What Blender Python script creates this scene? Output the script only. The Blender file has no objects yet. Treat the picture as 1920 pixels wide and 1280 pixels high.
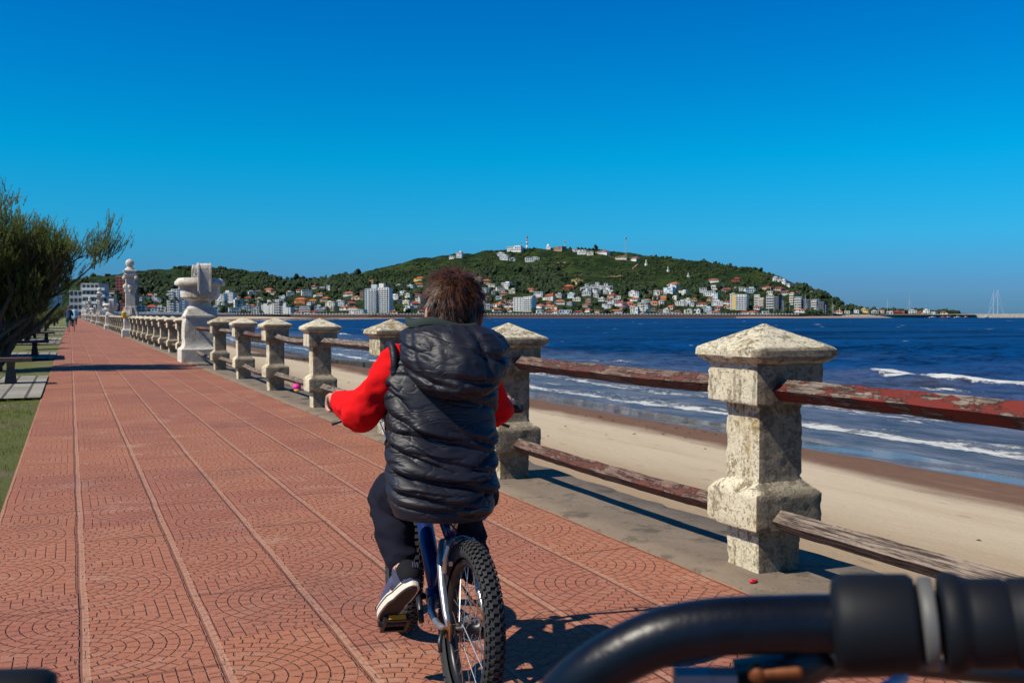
import bpy, bmesh, math, random
import numpy as np
from mathutils import Vector, Matrix, noise as mnoise
R = math.radians
S = bpy.context.scene
COL = S.collection
# ------------------------------------------------------------------ camera
F, HZ, CH = 1850.0, 590.0, 1.2          # focal length in photo pixels, horizon row, eye height
YAW = R(24.1); PITCH = math.atan((640-HZ)/F)
cam = bpy.data.objects.new('camera', bpy.data.cameras.new('camera')); COL.objects.link(cam)
cam.location = (0, 0, CH); cam.rotation_euler = (R(90)-PITCH, 0, -YAW)
cam.data.sensor_width = 36; cam.data.lens = F/1920*36
cam.data.clip_start = 0.05; cam.data.clip_end = 20000
cam.data.dof.use_dof = True; cam.data.dof.focus_distance = 3.5; cam.data.dof.aperture_fstop = 15
S.camera = cam
# ------------------------------------------------------------------ light
SUN_EL, SUN_A = R(49), R(6)             # the sun stands to the left, slightly behind the viewer
SV = Vector((-math.cos(SUN_A)*math.cos(SUN_EL), -math.sin(SUN_A)*math.cos(SUN_EL), math.sin(SUN_EL)))
sun = bpy.data.objects.new('sun', bpy.data.lights.new('sun', 'SUN')); COL.objects.link(sun)
sun.data.energy = 5.0; sun.data.angle = R(0.5); sun.data.color = (1.0, 0.915, 0.77)
sun.rotation_euler = SV.to_track_quat('Z', 'Y').to_euler()
W = bpy.data.worlds.new('World'); S.world = W; W.use_nodes = True
wn = W.node_tree.nodes; wl = W.node_tree.links; wn.clear()
sky = wn.new('ShaderNodeTexSky'); sky.sky_type = 'NISHITA'; sky.sun_disc = False
sky.sun_elevation = SUN_EL; sky.sun_rotation = math.atan2(SV.x, SV.y)
sky.altitude = 0; sky.air_density = 1.1; sky.dust_density = 0.35; sky.ozone_density = 3.0
hs = wn.new('ShaderNodeHueSaturation'); hs.inputs['Saturation'].default_value = 1.34; hs.inputs['Value'].default_value = 0.92
hs.inputs['Hue'].default_value = 0.492
bg = wn.new('ShaderNodeBackground'); bg.inputs[1].default_value = 0.120
wo = wn.new('ShaderNodeOutputWorld')
tcw = wn.new('ShaderNodeTexCoord'); sxw = wn.new('ShaderNodeSeparateXYZ'); rw = wn.new('ShaderNodeValToRGB'); mw = wn.new('ShaderNodeMix'); mw.data_type = 'RGBA'; mw.blend_type = 'MULTIPLY'; mw.inputs[0].default_value = 1
wl.new(tcw.outputs['Generated'], sxw.inputs[0]); wl.new(sxw.outputs['Z'], rw.inputs[0])
st_ = ((0, (.13, .34, .86)), (.03, (.13, .36, .89)), (.081, (.075, .55, .93)), (.155, (.002, .70, .98)), (.32, (.0, .55, .98)), (1, (.07, .13, .25)))
rw.color_ramp.elements[0].color = (*st_[0][1], 1); rw.color_ramp.elements[1].position = 1; rw.color_ramp.elements[1].color = (*st_[-1][1], 1)
for p_, c_ in st_[1:-1]: rw.color_ramp.elements.new(p_).color = (*c_, 1)
wl.new(sky.outputs[0], hs.inputs['Color']); wl.new(hs.outputs[0], mw.inputs[6]); wl.new(rw.outputs[0], mw.inputs[7]); wl.new(mw.outputs[2], bg.inputs[0]); wl.new(bg.outputs[0], wo.inputs[0])
S.view_settings.view_transform = 'Standard'; S.view_settings.look = 'None'
S.view_settings.exposure = 0.13; S.view_settings.gamma = 1.0
S.cycles.max_bounces = 6; S.cycles.transparent_max_bounces = 8
# ------------------------------------------------------------------ coordinates
SY, CY = math.sin(YAW), math.cos(YAW)
def cw(xc, zc, h=0.0): return Vector((xc*CY+zc*SY, -xc*SY+zc*CY, h))
def at(px, py, z):
    "world point at depth z metres seen at photo pixel px, py"
    dy = 640-py; fw = F*math.cos(PITCH)+dy*math.sin(PITCH); up = -F*math.sin(PITCH)+dy*math.cos(PITCH)
    return cw((px-960)*z/fw, z, CH+up*z/fw)
def topx(p):
    zc = p[0]*SY+p[1]*CY; xc = p[0]*CY-p[1]*SY
    return 960+F*xc/zc, HZ+F*(CH-p[2])/zc, zc
# ------------------------------------------------------------------ mesh building
class MB:
    def __init__(s): s.v = []; s.f = []
    def add(s, vs, fs):
        b = len(s.v); s.v += [tuple(v) for v in vs]; s.f += [tuple(i+b for i in f) for f in fs]; return s
    def box(s, c, d, rot=None):
        x, y, z = d[0]/2, d[1]/2, d[2]/2
        vs = [Vector((i*x, j*y, k*z)) for k in (-1, 1) for i, j in ((-1, -1), (1, -1), (1, 1), (-1, 1))]
        if rot is not None: vs = [rot @ v for v in vs]
        return s.add([v+Vector(c) for v in vs], [(3,2,1,0),(4,5,6,7),(0,1,5,4),(1,2,6,5),(2,3,7,6),(3,0,4,7)])
    def loft(s, rings):
        "rings: (z, half x, half y, cx, cy)"
        vs = []; fs = []
        for r in rings:
            z, hx, hy = r[:3]; cx, cy = (r[3], r[4]) if len(r) > 3 else (0, 0)
            vs += [(cx-hx, cy-hy, z), (cx+hx, cy-hy, z), (cx+hx, cy+hy, z), (cx-hx, cy+hy, z)]
        n = len(rings)
        for i in range(n-1):
            for j in range(4):
                k = (j+1) % 4; fs.append((i*4+j, i*4+k, i*4+4+k, i*4+4+j))
        fs.append((3, 2, 1, 0)); b = (n-1)*4; fs.append((b, b+1, b+2, b+3))
        return s.add(vs, fs)
    def fine(s, rings, N=10, step=.02, cr=.006):
        R2 = []
        for a, b in zip(rings, rings[1:]):
            a = tuple(a)+((0, 0) if len(a) == 3 else ()); b = tuple(b)+((0, 0) if len(b) == 3 else ())
            k = max(1, int(abs(b[0]-a[0])/step)); k = max(k, int(max(abs(b[1]-a[1]), abs(b[2]-a[2]))/step))
            R2 += [[a[q]+(b[q]-a[q])*i/k for q in range(5)] for i in range(k)]
        R2.append(list(rings[-1])+([0, 0] if len(rings[-1]) == 3 else []))
        per = []
        for q, (sx, sy) in enumerate(((-1, -1), (1, -1), (1, 1), (-1, 1))):
            nx, ny = ((1, -1), (1, 1), (-1, 1), (-1, -1))[q]
            per.append(((sx, sy), (0, 0), True)); 
            for i in range(1, N): u = i/N; per.append(((sx*(1-u)+nx*u, sy*(1-u)+ny*u), (0, 0), False))
        vs = []; m = len(per)
        for z, hx, hy, cx, cy in R2:
            for (ax, ay), _, corner in per:
                x, y = ax*hx, ay*hy
                if corner: x -= math.copysign(min(cr, hx*.3)*.5, ax); y -= math.copysign(min(cr, hy*.3)*.5, ay)
                vs.append((x+cx, y+cy, z))
        fs = [(r*m+j, r*m+(j+1) % m, (r+1)*m+(j+1) % m, (r+1)*m+j) for r in range(len(R2)-1) for j in range(m)]
        fs += [tuple(range(m-1, -1, -1)), tuple((len(R2)-1)*m+j for j in range(m))]
        return s.add(vs, fs)
    def lathe(s, prof, n=24, c=(0, 0, 0), mat=None, caps=True):
        vs = []; fs = []
        for r, z in prof:
            for i in range(n):
                a = 2*math.pi*i/n; vs.append(Vector((r*math.cos(a), r*math.sin(a), z)))
        for k in range(len(prof)-1):
            for i in range(n):
                j = (i+1) % n; fs.append((k*n+i, k*n+j, k*n+n+j, k*n+n+i))
        if caps: fs.append(tuple(range(n-1, -1, -1))); b = (len(prof)-1)*n; fs.append(tuple(b+i for i in range(n)))
        if mat is not None: vs = [mat @ v for v in vs]
        return s.add([v+Vector(c) for v in vs], fs)
    def tube(s, pts, r, n=10, caps=True, closed=False):
        pts = [Vector(p) for p in pts]; m = len(pts)
        rr = r if isinstance(r, (list, tuple)) else [r]*m
        vs = []; fs = []; up = None
        for i, p in enumerate(pts):
            if closed: t = pts[(i+1) % m]-pts[i-1]
            else: t = pts[min(i+1, m-1)]-pts[max(i-1, 0)]
            if t.length < 1e-9: t = Vector((0, 0, 1))
            t.normalize()
            if up is None: up = Vector((0, 0, 1)) if abs(t.z) < .9 else Vector((1, 0, 0))
            a = t.cross(up); a.normalize(); b = a.cross(t); up = b
            for k in range(n):
                th = 2*math.pi*k/n; vs.append(p+rr[i]*(math.cos(th)*a+math.sin(th)*b))
        q = m if closed else m-1
        for i in range(q):
            i2 = (i+1) % m
            for k in range(n):
                k2 = (k+1) % n; fs.append((i*n+k, i*n+k2, i2*n+k2, i2*n+k))
        if caps and not closed:
            fs.append(tuple(range(n-1, -1, -1))); fs.append(tuple((m-1)*n+k for k in range(n)))
        return s.add(vs, fs)
    def ball(s, c, r, n=16, m=10, rot=None):
        if not isinstance(r, (tuple, list)): r = (r, r, r)
        vs = [Vector((0, 0, -r[2]))]; fs = []
        for j in range(1, m):
            ph = -math.pi/2+math.pi*j/m
            for i in range(n):
                a = 2*math.pi*i/n; vs.append(Vector((r[0]*math.cos(ph)*math.cos(a), r[1]*math.cos(ph)*math.sin(a), r[2]*math.sin(ph))))
        vs.append(Vector((0, 0, r[2]))); L = len(vs)-1
        for i in range(n): fs.append((0, 1+(i+1) % n, 1+i)); fs.append((L, L-n+i, L-n+(i+1) % n))
        for j in range(m-2):
            for i in range(n):
                k = (i+1) % n; b = 1+j*n; fs.append((b+i, b+k, b+n+k, b+n+i))
        if rot is not None: vs = [rot @ v for v in vs]
        return s.add([v+Vector(c) for v in vs], fs)
    def cap(s, p0, p1, r0, r1, n=14):
        p0 = Vector(p0); p1 = Vector(p1); L = (p1-p0).length
        q = (p1-p0).to_track_quat('Z', 'Y').to_matrix()
        pr = [(r0*math.cos(a), r0*math.sin(a)) for a in [R(x) for x in (-89, -65, -40, -18, 0)]]
        pr += [(r1*math.cos(a), L+r1*math.sin(a)) for a in [R(x) for x in (0, 18, 40, 65, 89)]]
        return s.lathe(pr, n, p0, q)
    def chain(s, pts, rs, n=14):
        for i in range(len(pts)-1): s.cap(pts[i], pts[i+1], rs[i], rs[i+1], n)
        return s
    def mesh(s, name, mat=None, smooth=False):
        me = bpy.data.meshes.new(name); me.from_pydata(s.v, [], s.f); me.validate(); me.update()
        if mat: me.materials.append(mat)
        if smooth: me.shade_smooth()
        return me
    def build(s, name, mat, parent=None, smooth=False, loc=None):
        return obj(name, s.mesh(name, mat, smooth), parent, loc)
def obj(name, me, parent=None, loc=None):
    o = bpy.data.objects.new(name, me); COL.objects.link(o)
    if parent is not None: o.parent = parent
    if loc is not None: o.location = loc
    return o
LABELS = set()
def tag(o, label, cat, group=None):
    o['label'] = label; o['category'] = cat; LABELS.add(label)
    if group: o['group'] = group
    return o
def thing(name, label, cat, loc=(0, 0, 0), rz=0.0, group=None):
    o = bpy.data.objects.new(name, None); COL.objects.link(o); o.empty_display_size = .2
    o.location = loc; o.rotation_euler = (0, 0, rz); return tag(o, label, cat, group)
def struct(o, kind='structure'): o['kind'] = kind; return o
def kids(o): return list(o.children)
def dup(o, parent=None):
    c = o.copy(); COL.objects.link(c); c.parent = parent
    for ch in kids(o): dup(ch, c)
    return c
def remesh(mb, voxel, smooth=4, disp=None):
    "one continuous skin round overlapping closed shapes"
    me = mb.mesh('tmp'); o = obj('tmp', me)
    m = o.modifiers.new('r', 'REMESH'); m.mode = 'VOXEL'; m.voxel_size = voxel
    if smooth:
        m = o.modifiers.new('s', 'SMOOTH'); m.factor = .5; m.iterations = smooth
    dg = bpy.context.evaluated_depsgraph_get()
    r = bpy.data.meshes.new_from_object(o.evaluated_get(dg))
    bpy.data.objects.remove(o); bpy.data.meshes.remove(me)
    if disp:
        r.update(); n = [v.normal.copy() for v in r.vertices]
        for v, q in zip(r.vertices, n): v.co += q*disp(v.co, q)
        r.update()
    r.shade_smooth(); return r
def rebuild(name, mb, voxel, mat, parent, smooth=4, disp=None, loc=None):
    r = remesh(mb, voxel, smooth, disp); r.name = name; r.materials.clear(); r.materials.append(mat)
    return obj(name, r, parent, loc)
def rough(mb, name, disp, mat=None):
    me = mb.mesh(name); n = [v.normal.copy() for v in me.vertices]
    for v, q in zip(me.vertices, n): v.co += q*disp(v.co, q)
    me.update(); me.shade_smooth()
    try: me.set_sharp_from_angle(angle=R(32))
    except Exception: pass
    if mat: me.materials.append(mat)
    return me
def fbm(p, sc=1.0, o=4):
    return mnoise.fractal(Vector(p)*sc, 0.9, 2.0, o)
# ------------------------------------------------------------------ shader building
class NT:
    def __init__(s, name):
        s.m = bpy.data.materials.new(name); s.m.use_nodes = True; s.t = s.m.node_tree; s.N = s.t.nodes; s.L = s.t.links
        s.b = s.N['Principled BSDF']; s.co = None
    def n(s, typ, **k):
        nd = s.N.new(typ)
        for a, v in k.items(): setattr(nd, a, v)
        return nd
    def put(s, sock, v):
        if isinstance(v, bpy.types.NodeSocket): s.L.new(v, sock)
        elif v is not None:
            if isinstance(v, (tuple, list)) and len(v) == 3 and sock.type == 'RGBA': v = (*v, 1)
            sock.default_value = v
    def obj(s):
        if s.co is None: s.co = s.n('ShaderNodeTexCoord').outputs['Object']
        return s.co
    def map(s, v, sc=(1, 1, 1), loc=(0, 0, 0), rot=(0, 0, 0)):
        m = s.n('ShaderNodeMapping'); s.put(m.inputs[0], v); m.inputs['Scale'].default_value = sc
        m.inputs['Location'].default_value = loc; m.inputs['Rotation'].default_value = rot; return m.outputs[0]
    def noise(s, sc, det=4, ro=.55, v=None, dist=0.0):
        q = s.n('ShaderNodeTexNoise'); s.put(q.inputs['Vector'], v if v is not None else s.obj())
        q.inputs['Scale'].default_value = sc; q.inputs['Detail'].default_value = det
        q.inputs['Roughness'].default_value = ro; q.inputs['Distortion'].default_value = dist; return q.outputs[0]
    def vor(s, sc, v=None, feat='F1'):
        q = s.n('ShaderNodeTexVoronoi', feature=feat); s.put(q.inputs['Vector'], v if v is not None else s.obj())
        q.inputs['Scale'].default_value = sc; return q.outputs[0]
    def ramp(s, f, st, interp='LINEAR'):
        r = s.n('ShaderNodeValToRGB'); r.color_ramp.interpolation = interp; e = r.color_ramp.elements
        while len(e) < len(st): e.new(.5)
        for el, (p, c) in zip(e, st):
            el.position = p; el.color = (c, c, c, 1) if not isinstance(c, (tuple, list)) else (*c[:3], 1)
        s.put(r.inputs[0], f); return r.outputs[0]
    def mix(s, f, a, b, mode='MIX'):
        m = s.n('ShaderNodeMix', data_type='RGBA', blend_type=mode); s.put(m.inputs[0], f); s.put(m.inputs[6], a); s.put(m.inputs[7], b)
        return m.outputs[2]
    def ma(s, op, a, b=None, c=None):
        m = s.n('ShaderNodeMath', operation=op); s.put(m.inputs[0], a)
        if b is not None: s.put(m.inputs[1], b)
        if c is not None: s.put(m.inputs[2], c)
        return m.outputs[0]
    def step(s, x, lo, hi):
        m = s.n('ShaderNodeMapRange', interpolation_type='SMOOTHSTEP'); s.put(m.inputs[0], x)
        m.inputs[1].default_value = lo; m.inputs[2].default_value = hi; return m.outputs[0]
    def xyz(s, v=None):
        q = s.n('ShaderNodeSeparateXYZ'); s.put(q.inputs[0], v if v is not None else s.obj()); return q.outputs
    def vec(s, x, y, z):
        q = s.n('ShaderNodeCombineXYZ'); s.put(q.inputs[0], x); s.put(q.inputs[1], y); s.put(q.inputs[2], z); return q.outputs[0]
    def bump(s, h, st=.5, d=.01, nrm=None):
        b = s.n('ShaderNodeBump'); b.inputs['Strength'].default_value = st; b.inputs['Distance'].default_value = d
        s.put(b.inputs['Height'], h)
        if nrm is not None: s.put(b.inputs['Normal'], nrm)
        return b.outputs[0]
    def attr(s, name):
        a = s.n('ShaderNodeAttribute', attribute_name=name); return a.outputs['Fac']
    def out(s, col=None, rough=None, nrm=None, metal=None, spec=None, **k):
        I = s.b.inputs
        s.put(I['Base Color'], col); s.put(I['Roughness'], rough); s.put(I['Normal'], nrm); s.put(I['Metallic'], metal); s.put(I['Specular IOR Level'], spec)
        for a, v in k.items(): s.put(I[a.replace('_', ' ')], v)
        return s.m
_pc = {}
def plain(name, c, rough=.6, metal=0.0, var=.12, sc=8.0, bump=0.0, spec=None, **k):
    if name in _pc: return _pc[name]
    t = NT(name); f = t.noise(sc, 4, .6)
    col = t.mix(f, tuple(x*(1-var*1.6) for x in c), tuple(min(1, x*(1+var*1.6)) for x in c))
    nr = t.bump(t.noise(sc*4, 5, .6), .5, bump) if bump else None
    _pc[name] = t.out(col, rough, nr, metal, spec, **k); return _pc[name]
# ---- materials
def mk_pavement():
    t = NT('stamped_red_paving'); X, Y, _ = t.xyz()
    T = .4375
    wob = t.noise(1.3, 3); wob2 = t.ma('MULTIPLY', t.ma('SUBTRACT', wob, .5), .022)
    xs = t.ma('DIVIDE', t.ma('ADD', t.ma('ADD', X, .4), wob2), T)
    col = t.ma('FLOOR', xs); fx = t.ma('FRACT', xs)
    par = t.ma('MODULO', t.ma('ADD', col, 20), 2)
    ys = t.ma('DIVIDE', t.ma('ADD', t.ma('ADD', Y, 40), t.ma('MULTIPLY', par, .37)), T*2)
    row = t.ma('FLOOR', ys); fy = t.ma('FRACT', ys)
    wn_ = t.n('ShaderNodeTexWhiteNoise', noise_dimensions='2D'); t.put(wn_.inputs['Vector'], t.vec(col, row, 0)); hsh = wn_.outputs['Value']
    flip = t.ma('GREATER_THAN', hsh, .5)
    fx2 = t.ma('ABSOLUTE', t.ma('SUBTRACT', flip, fx))
    dx = t.ma('MULTIPLY', fx2, T); dy = t.ma('MULTIPLY', t.ma('SUBTRACT', fy, .5), T*2)
    r = t.ma('SQRT', t.ma('ADD', t.ma('MULTIPLY', dx, dx), t.ma('MULTIPLY', dy, dy)))
    rr = t.ma('DIVIDE', r, .046); ri = t.ma('FLOOR', rr); rf = t.ma('FRACT', rr)
    ang = t.ma('ARCTAN2', dy, dx)
    af = t.ma('FRACT', t.ma('ADD', t.ma('MULTIPLY', t.ma('MULTIPLY', ang, t.ma('ADD', ri, .6)), .72), t.ma('MULTIPLY', ri, .47)))
    inside = t.ma('LESS_THAN', r, .41)
    ring = t.ma('ABSOLUTE', t.ma('SUBTRACT', rf, .5)); seg = t.ma('ABSOLUTE', t.ma('SUBTRACT', af, .5))
    g1 = t.ma('MAXIMUM', t.step(ring, .37, .47), t.step(seg, .40, .47))
    # straight setts outside the fans
    q1 = t.ma('ABSOLUTE', t.ma('SUBTRACT', t.ma('FRACT', t.ma('DIVIDE', dx, .046)), .5))
    rowb = t.ma('FLOOR', t.ma('DIVIDE', dx, .046))
    q2 = t.ma('ABSOLUTE', t.ma('SUBTRACT', t.ma('FRACT', t.ma('ADD', t.ma('DIVIDE', dy, .07), t.ma('MULTIPLY', rowb, .5))), .5))
    g2 = t.ma('MAXIMUM', t.step(q1, .38, .47), t.step(q2, .42, .48))
    g = t.ma('ADD', t.ma('MULTIPLY', inside, g1), t.ma('MULTIPLY', t.ma('SUBTRACT', 1, inside), g2))
    fade = t.step(t.noise(16, 4, .7), .36, .52); g = t.ma('MULTIPLY', g, fade)
    jx = t.step(t.ma('ABSOLUTE', t.ma('SUBTRACT', fx, .5)), .469, .479); jd = t.ma('MULTIPLY', t.step(fx, .945, .958), t.step(fx, .985, .97))
    jy = t.step(t.ma('ABSOLUTE', t.ma('SUBTRACT', t.ma('FRACT', t.ma('DIVIDE', t.ma('ADD', Y, t.ma('MULTIPLY', par, .9)), T*5)), .5)), .494, .499)
    h = t.ma('SUBTRACT', 1, t.ma('MAXIMUM', g, t.ma('ADD', t.ma('MULTIPLY', jx, .35), t.ma('MULTIPLY', jd, 1.1))))
    h = t.ma('SUBTRACT', h, jy)
    h = t.ma('ADD', h, t.ma('MULTIPLY', t.noise(60, 4, .7), .35))
    c = t.mix(t.noise(.7, 5, .6), (.29, .108, .060), (.44, .178, .10))
    c = t.mix(t.step(hsh, .0, 1.0), c, t.mix(.5, c, (.27, .09, .068)))
    c = t.mix(t.ma('MULTIPLY', t.step(t.noise(24, 5, .75), .52, .7), .45), c, (.19, .075, .06))
    c = t.mix(t.ma('MULTIPLY', t.step(t.noise(3.3, 6, .7), .58, .72), .35), c, (.17, .085, .075))
    c = t.mix(t.ma('MULTIPLY', g, .20), c, (.14, .06, .04))
    c = t.mix(t.ma('MULTIPLY', t.step(t.noise(3, 5, .6, t.map(t.obj(), (1, 9, 1))), .5, .65), .35), c, (.40, .24, .17))
    c = t.mix(t.ma('MULTIPLY', jx, .38), c, t.mix(t.noise(5, 3), (.34, .20, .14), (.52, .37, .27)))
    c = t.mix(t.ma('MULTIPLY', jd, .45), c, (.07, .035, .025))
    st = t.step(t.noise(.9, 7, .75, t.map(t.obj(), (1, 1, 1), (7, 3, 0))), .52, .68); c = t.mix(t.ma('MULTIPLY', st, .30), c, (.15, .085, .07))
    pl = t.step(t.noise(1.7, 6, .7, t.map(t.obj(), (1, 1, 1), (1, 9, 0))), .55, .68); c = t.mix(t.ma('MULTIPLY', pl, .30), c, (.52, .34, .25))
    c = t.mix(t.ma('MULTIPLY', jy, .55), c, (.12, .055, .04))
    c = t.mix(t.step(t.vor(9, t.map(t.obj(), (1, 1, 1), (3.3, 1.7, 0))), .035, .02), c, (.55, .42, .36))
    return t.out(c, .75, t.bump(h, 1.0, .0095), spec=.3)
def mk_concrete(name, a, b, stain=(.1, .085, .06), sc=3.0):
    t = NT(name); c = t.mix(t.noise(sc, 6, .65), a, b)
    c = t.mix(t.ma('MULTIPLY', t.step(t.noise(sc*1.7, 7, .72), .5, .64), .7), c, stain)
    c = t.mix(t.ma('MULTIPLY', t.step(t.noise(sc*14, 3, .6), .6, .7), .4), c, stain)
    h = t.ma('ADD', t.noise(45, 6, .7), t.ma('MULTIPLY', t.noise(9, 4), .8))
    return t.out(c, .9, t.bump(h, .7, .01))
def mk_post(name, paint=.5, dirt=.55, seed=0.0, wa=(.68, .59, .39), wb=(.84, .79, .63), ba=(.26, .20, .125), bb=(.44, .36, .24), BARE_SHADE=.85):
    "old limewashed post: cream paint flaking off grey, mossy concrete"
    t = NT(name); v = t.map(t.obj(), (1, 1, 1), (seed, seed*.7, seed*1.3))
    base = t.mix(t.noise(9, 6, .7, v), tuple(x*1.2 for x in ba), tuple(x*1.15 for x in bb))
    wash = t.mix(t.noise(4, 4, .6, v), wa, wb)
    pm = t.step(t.ma('ADD', t.ma('MULTIPLY', t.noise(13, 8, .8, v), .65), t.ma('MULTIPLY', t.noise(48, 5, .8, v), .35)), paint-.03, paint+.03)
    c = t.mix(pm, wash, base)
    ochre = t.step(t.noise(6, 5, .65, t.map(v, (1, 1, .45))), .54, .68)
    c = t.mix(t.ma('MULTIPLY', ochre, .6), c, (.42, .27, .07))
    dk = t.step(t.noise(16, 7, .75, v), dirt, dirt+.09)
    c = t.mix(t.ma('MULTIPLY', dk, .6), c, (.10, .085, .06))
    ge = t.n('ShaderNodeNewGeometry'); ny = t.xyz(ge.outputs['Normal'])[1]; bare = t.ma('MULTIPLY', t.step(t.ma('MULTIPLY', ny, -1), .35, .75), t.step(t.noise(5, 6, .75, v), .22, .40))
    c = t.mix(t.ma('MULTIPLY', bare, BARE_SHADE), c, t.mix(t.noise(30, 6, .8, v), (.11, .085, .06), (.30, .24, .165)))  # viewer-side faces: bare stone, with shade painted into its darker brown
    zz = t.xyz()[2]; drip = t.ma('MULTIPLY', t.step(t.noise(26, 4, .6, t.map(v, (1, 1, .12))), .52, .66), t.ma('ADD', t.step(zz, .22, .0), t.ma('MULTIPLY', t.step(zz, .5, .78), t.step(zz, 1.0, .9)))); c = t.mix(t.ma('MULTIPLY', drip, .55), c, (.12, .09, .055))
    spk = t.step(t.noise(70, 6, .85, v), .57, .63); c = t.mix(t.ma('MULTIPLY', spk, .55), c, (.27, .20, .11))
    h = t.ma('ADD', t.noise(75, 6, .75, v), t.ma('ADD', t.ma('MULTIPLY', pm, -.45), t.ma('MULTIPLY', spk, -.5))); h = t.ma('ADD', h, t.ma('MULTIPLY', t.noise(14, 5, .65, v), 1.2))
    return t.out(c, .88, t.bump(h, 1.0, .012), spec=.2)
def mk_rail(name, paint, red=(.20, .028, .018), red2=(.12, .02, .014), w1=(.045, .033, .027), w2=(.27, .215, .175)):
    t = NT(name); v = t.map(t.obj(), (1, .05, 1)); g = t.noise(95, 5, .7, v)
    wood = t.mix(t.step(g, .38, .62), w1, w2)
    pt = t.mix(t.noise(5, 4), red2, red)
    m = t.step(t.ma('ADD', t.noise(13, 8, .78, t.map(t.obj(), (1, .35, 1))), t.ma('MULTIPLY', t.noise(1.6, 2), .5)), paint-.02, paint+.02)
    c = t.mix(m, pt, wood)
    c = t.mix(t.ma('MULTIPLY', t.step(t.noise(40, 5, .8, t.map(t.obj(), (1, .2, 1))), .56, .62), .7), c, w1)
    h = t.ma('SUBTRACT', g, t.ma('MULTIPLY', m, .8))
    return t.out(c, t.ma('ADD', .6, t.ma('MULTIPLY', m, .3)), t.bump(h, .9, .006), spec=.25)
def mk_sand():
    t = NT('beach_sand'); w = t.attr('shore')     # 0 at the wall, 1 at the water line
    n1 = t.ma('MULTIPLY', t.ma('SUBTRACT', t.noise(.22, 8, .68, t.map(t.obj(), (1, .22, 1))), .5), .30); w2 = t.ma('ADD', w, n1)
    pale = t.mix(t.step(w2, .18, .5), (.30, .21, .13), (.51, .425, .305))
    c = t.mix(t.ma('MULTIPLY', t.step(t.noise(.55, 5, .65, t.map(t.obj(), (1, .15, 1))), .45, .7), .35), pale, (.33, .22, .125))
    damp = t.mix(t.noise(2.2, 5, .7), (.12, .065, .042), (.21, .125, .085))
    w3 = t.ma('ADD', w, t.ma('MULTIPLY', n1, .25)); foot = t.vor(1.1, t.map(t.obj(), (1.3, .8, 1), (2, 5, 0)))
    c = t.mix(t.step(w2, .60, .70), c, damp)
    c = t.mix(t.ma('MULTIPLY', t.step(t.noise(5, 8, .85), .58, .66), t.step(w2, .55, .66)), c, (.075, .045, .035))
    c = t.mix(t.ma('MULTIPLY', t.step(foot, .16, .08), .35), c, (.2, .13, .075))
    c = t.mix(t.step(w3, .80, .84), c, (.12, .105, .105))
    wet = t.step(w3, .80, .84); rough = t.ma('SUBTRACT', .95, t.ma('MULTIPLY', wet, .88))
    h = t.ma('ADD', t.noise(1.5, 5, .6), t.ma('MULTIPLY', t.noise(9, 5, .7), .5))
    h = t.ma('SUBTRACT', h, t.ma('MULTIPLY', t.step(foot, .2, .05), .35)); h = t.ma('MULTIPLY', h, t.ma('SUBTRACT', 1.01, t.step(w3, .77, .83)))
    return t.out(c, rough, t.bump(h, .4, .10), spec=t.ma('ADD', .1, t.ma('MULTIPLY', wet, .9)))
def mk_sea():
    t = NT('sea_water'); foam = t.attr('foam'); sh = t.attr('shallow')
    w = t.map(t.obj(), (.3, 1, 1), rot=(0, 0, .30)); w1 = t.map(t.obj(), (1, .4, 1), rot=(0, 0, .12))
    k = t.ma('ADD', t.ma('MULTIPLY', t.noise(.03, 11, .86, w), .62), t.ma('MULTIPLY', t.noise(.7, 8, .84, w1), .42))
    deep = t.mix(t.step(k, .445, .56), (.0, .006, .030), (.0015, .052, .19))  # dark and light of wave facets painted into the blue
    mid = t.mix(t.step(t.noise(.7, 6, .7, w1), .35, .65), (.06, .068, .095), (.17, .175, .21))
    c = t.mix(sh, deep, mid)
    n = t.ma('ADD', t.ma('MULTIPLY', t.noise(1.1, 8, .78, w1), .6), t.ma('MULTIPLY', t.noise(5, 5, .8, w1), .4))
    fm = t.step(t.ma('ADD', foam, t.ma('MULTIPLY', t.ma('MULTIPLY', t.ma('SUBTRACT', n, .52), 4.6), t.step(foam, .12, .4))), .50, .68)
    c = t.mix(fm, c, (.62, .64, .63))
    h = t.ma('ADD', t.noise(.45, 4, .6, w1), t.ma('MULTIPLY', t.noise(2.6, 6, .72, w1), .45))
    h = t.ma('ADD', h, t.ma('MULTIPLY', fm, .12))
    nb = t.bump(h, 1.0, .6)
    t.out(c, .9, nb, spec=0.0)
    gl = t.n('ShaderNodeBsdfGlossy'); gl.inputs['Roughness'].default_value = .22; t.put(gl.inputs['Normal'], nb)
    lw = t.n('ShaderNodeLayerWeight'); lw.inputs['Blend'].default_value = .5; t.put(lw.inputs['Normal'], nb)
    f = t.ma('ADD', .02, t.ma('MULTIPLY', t.ma('POWER', lw.outputs['Facing'], 4), t.ma('ADD', .15, t.ma('MULTIPLY', sh, .6))))
    f = t.ma('MULTIPLY', f, t.ma('SUBTRACT', 1, fm))
    mx = t.n('ShaderNodeMixShader'); t.put(mx.inputs[0], f); t.L.new(t.b.outputs[0], mx.inputs[1]); t.L.new(gl.outputs[0], mx.inputs[2])
    t.L.new(mx.outputs[0], t.N['Material Output'].inputs[0]); return t.m
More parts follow.
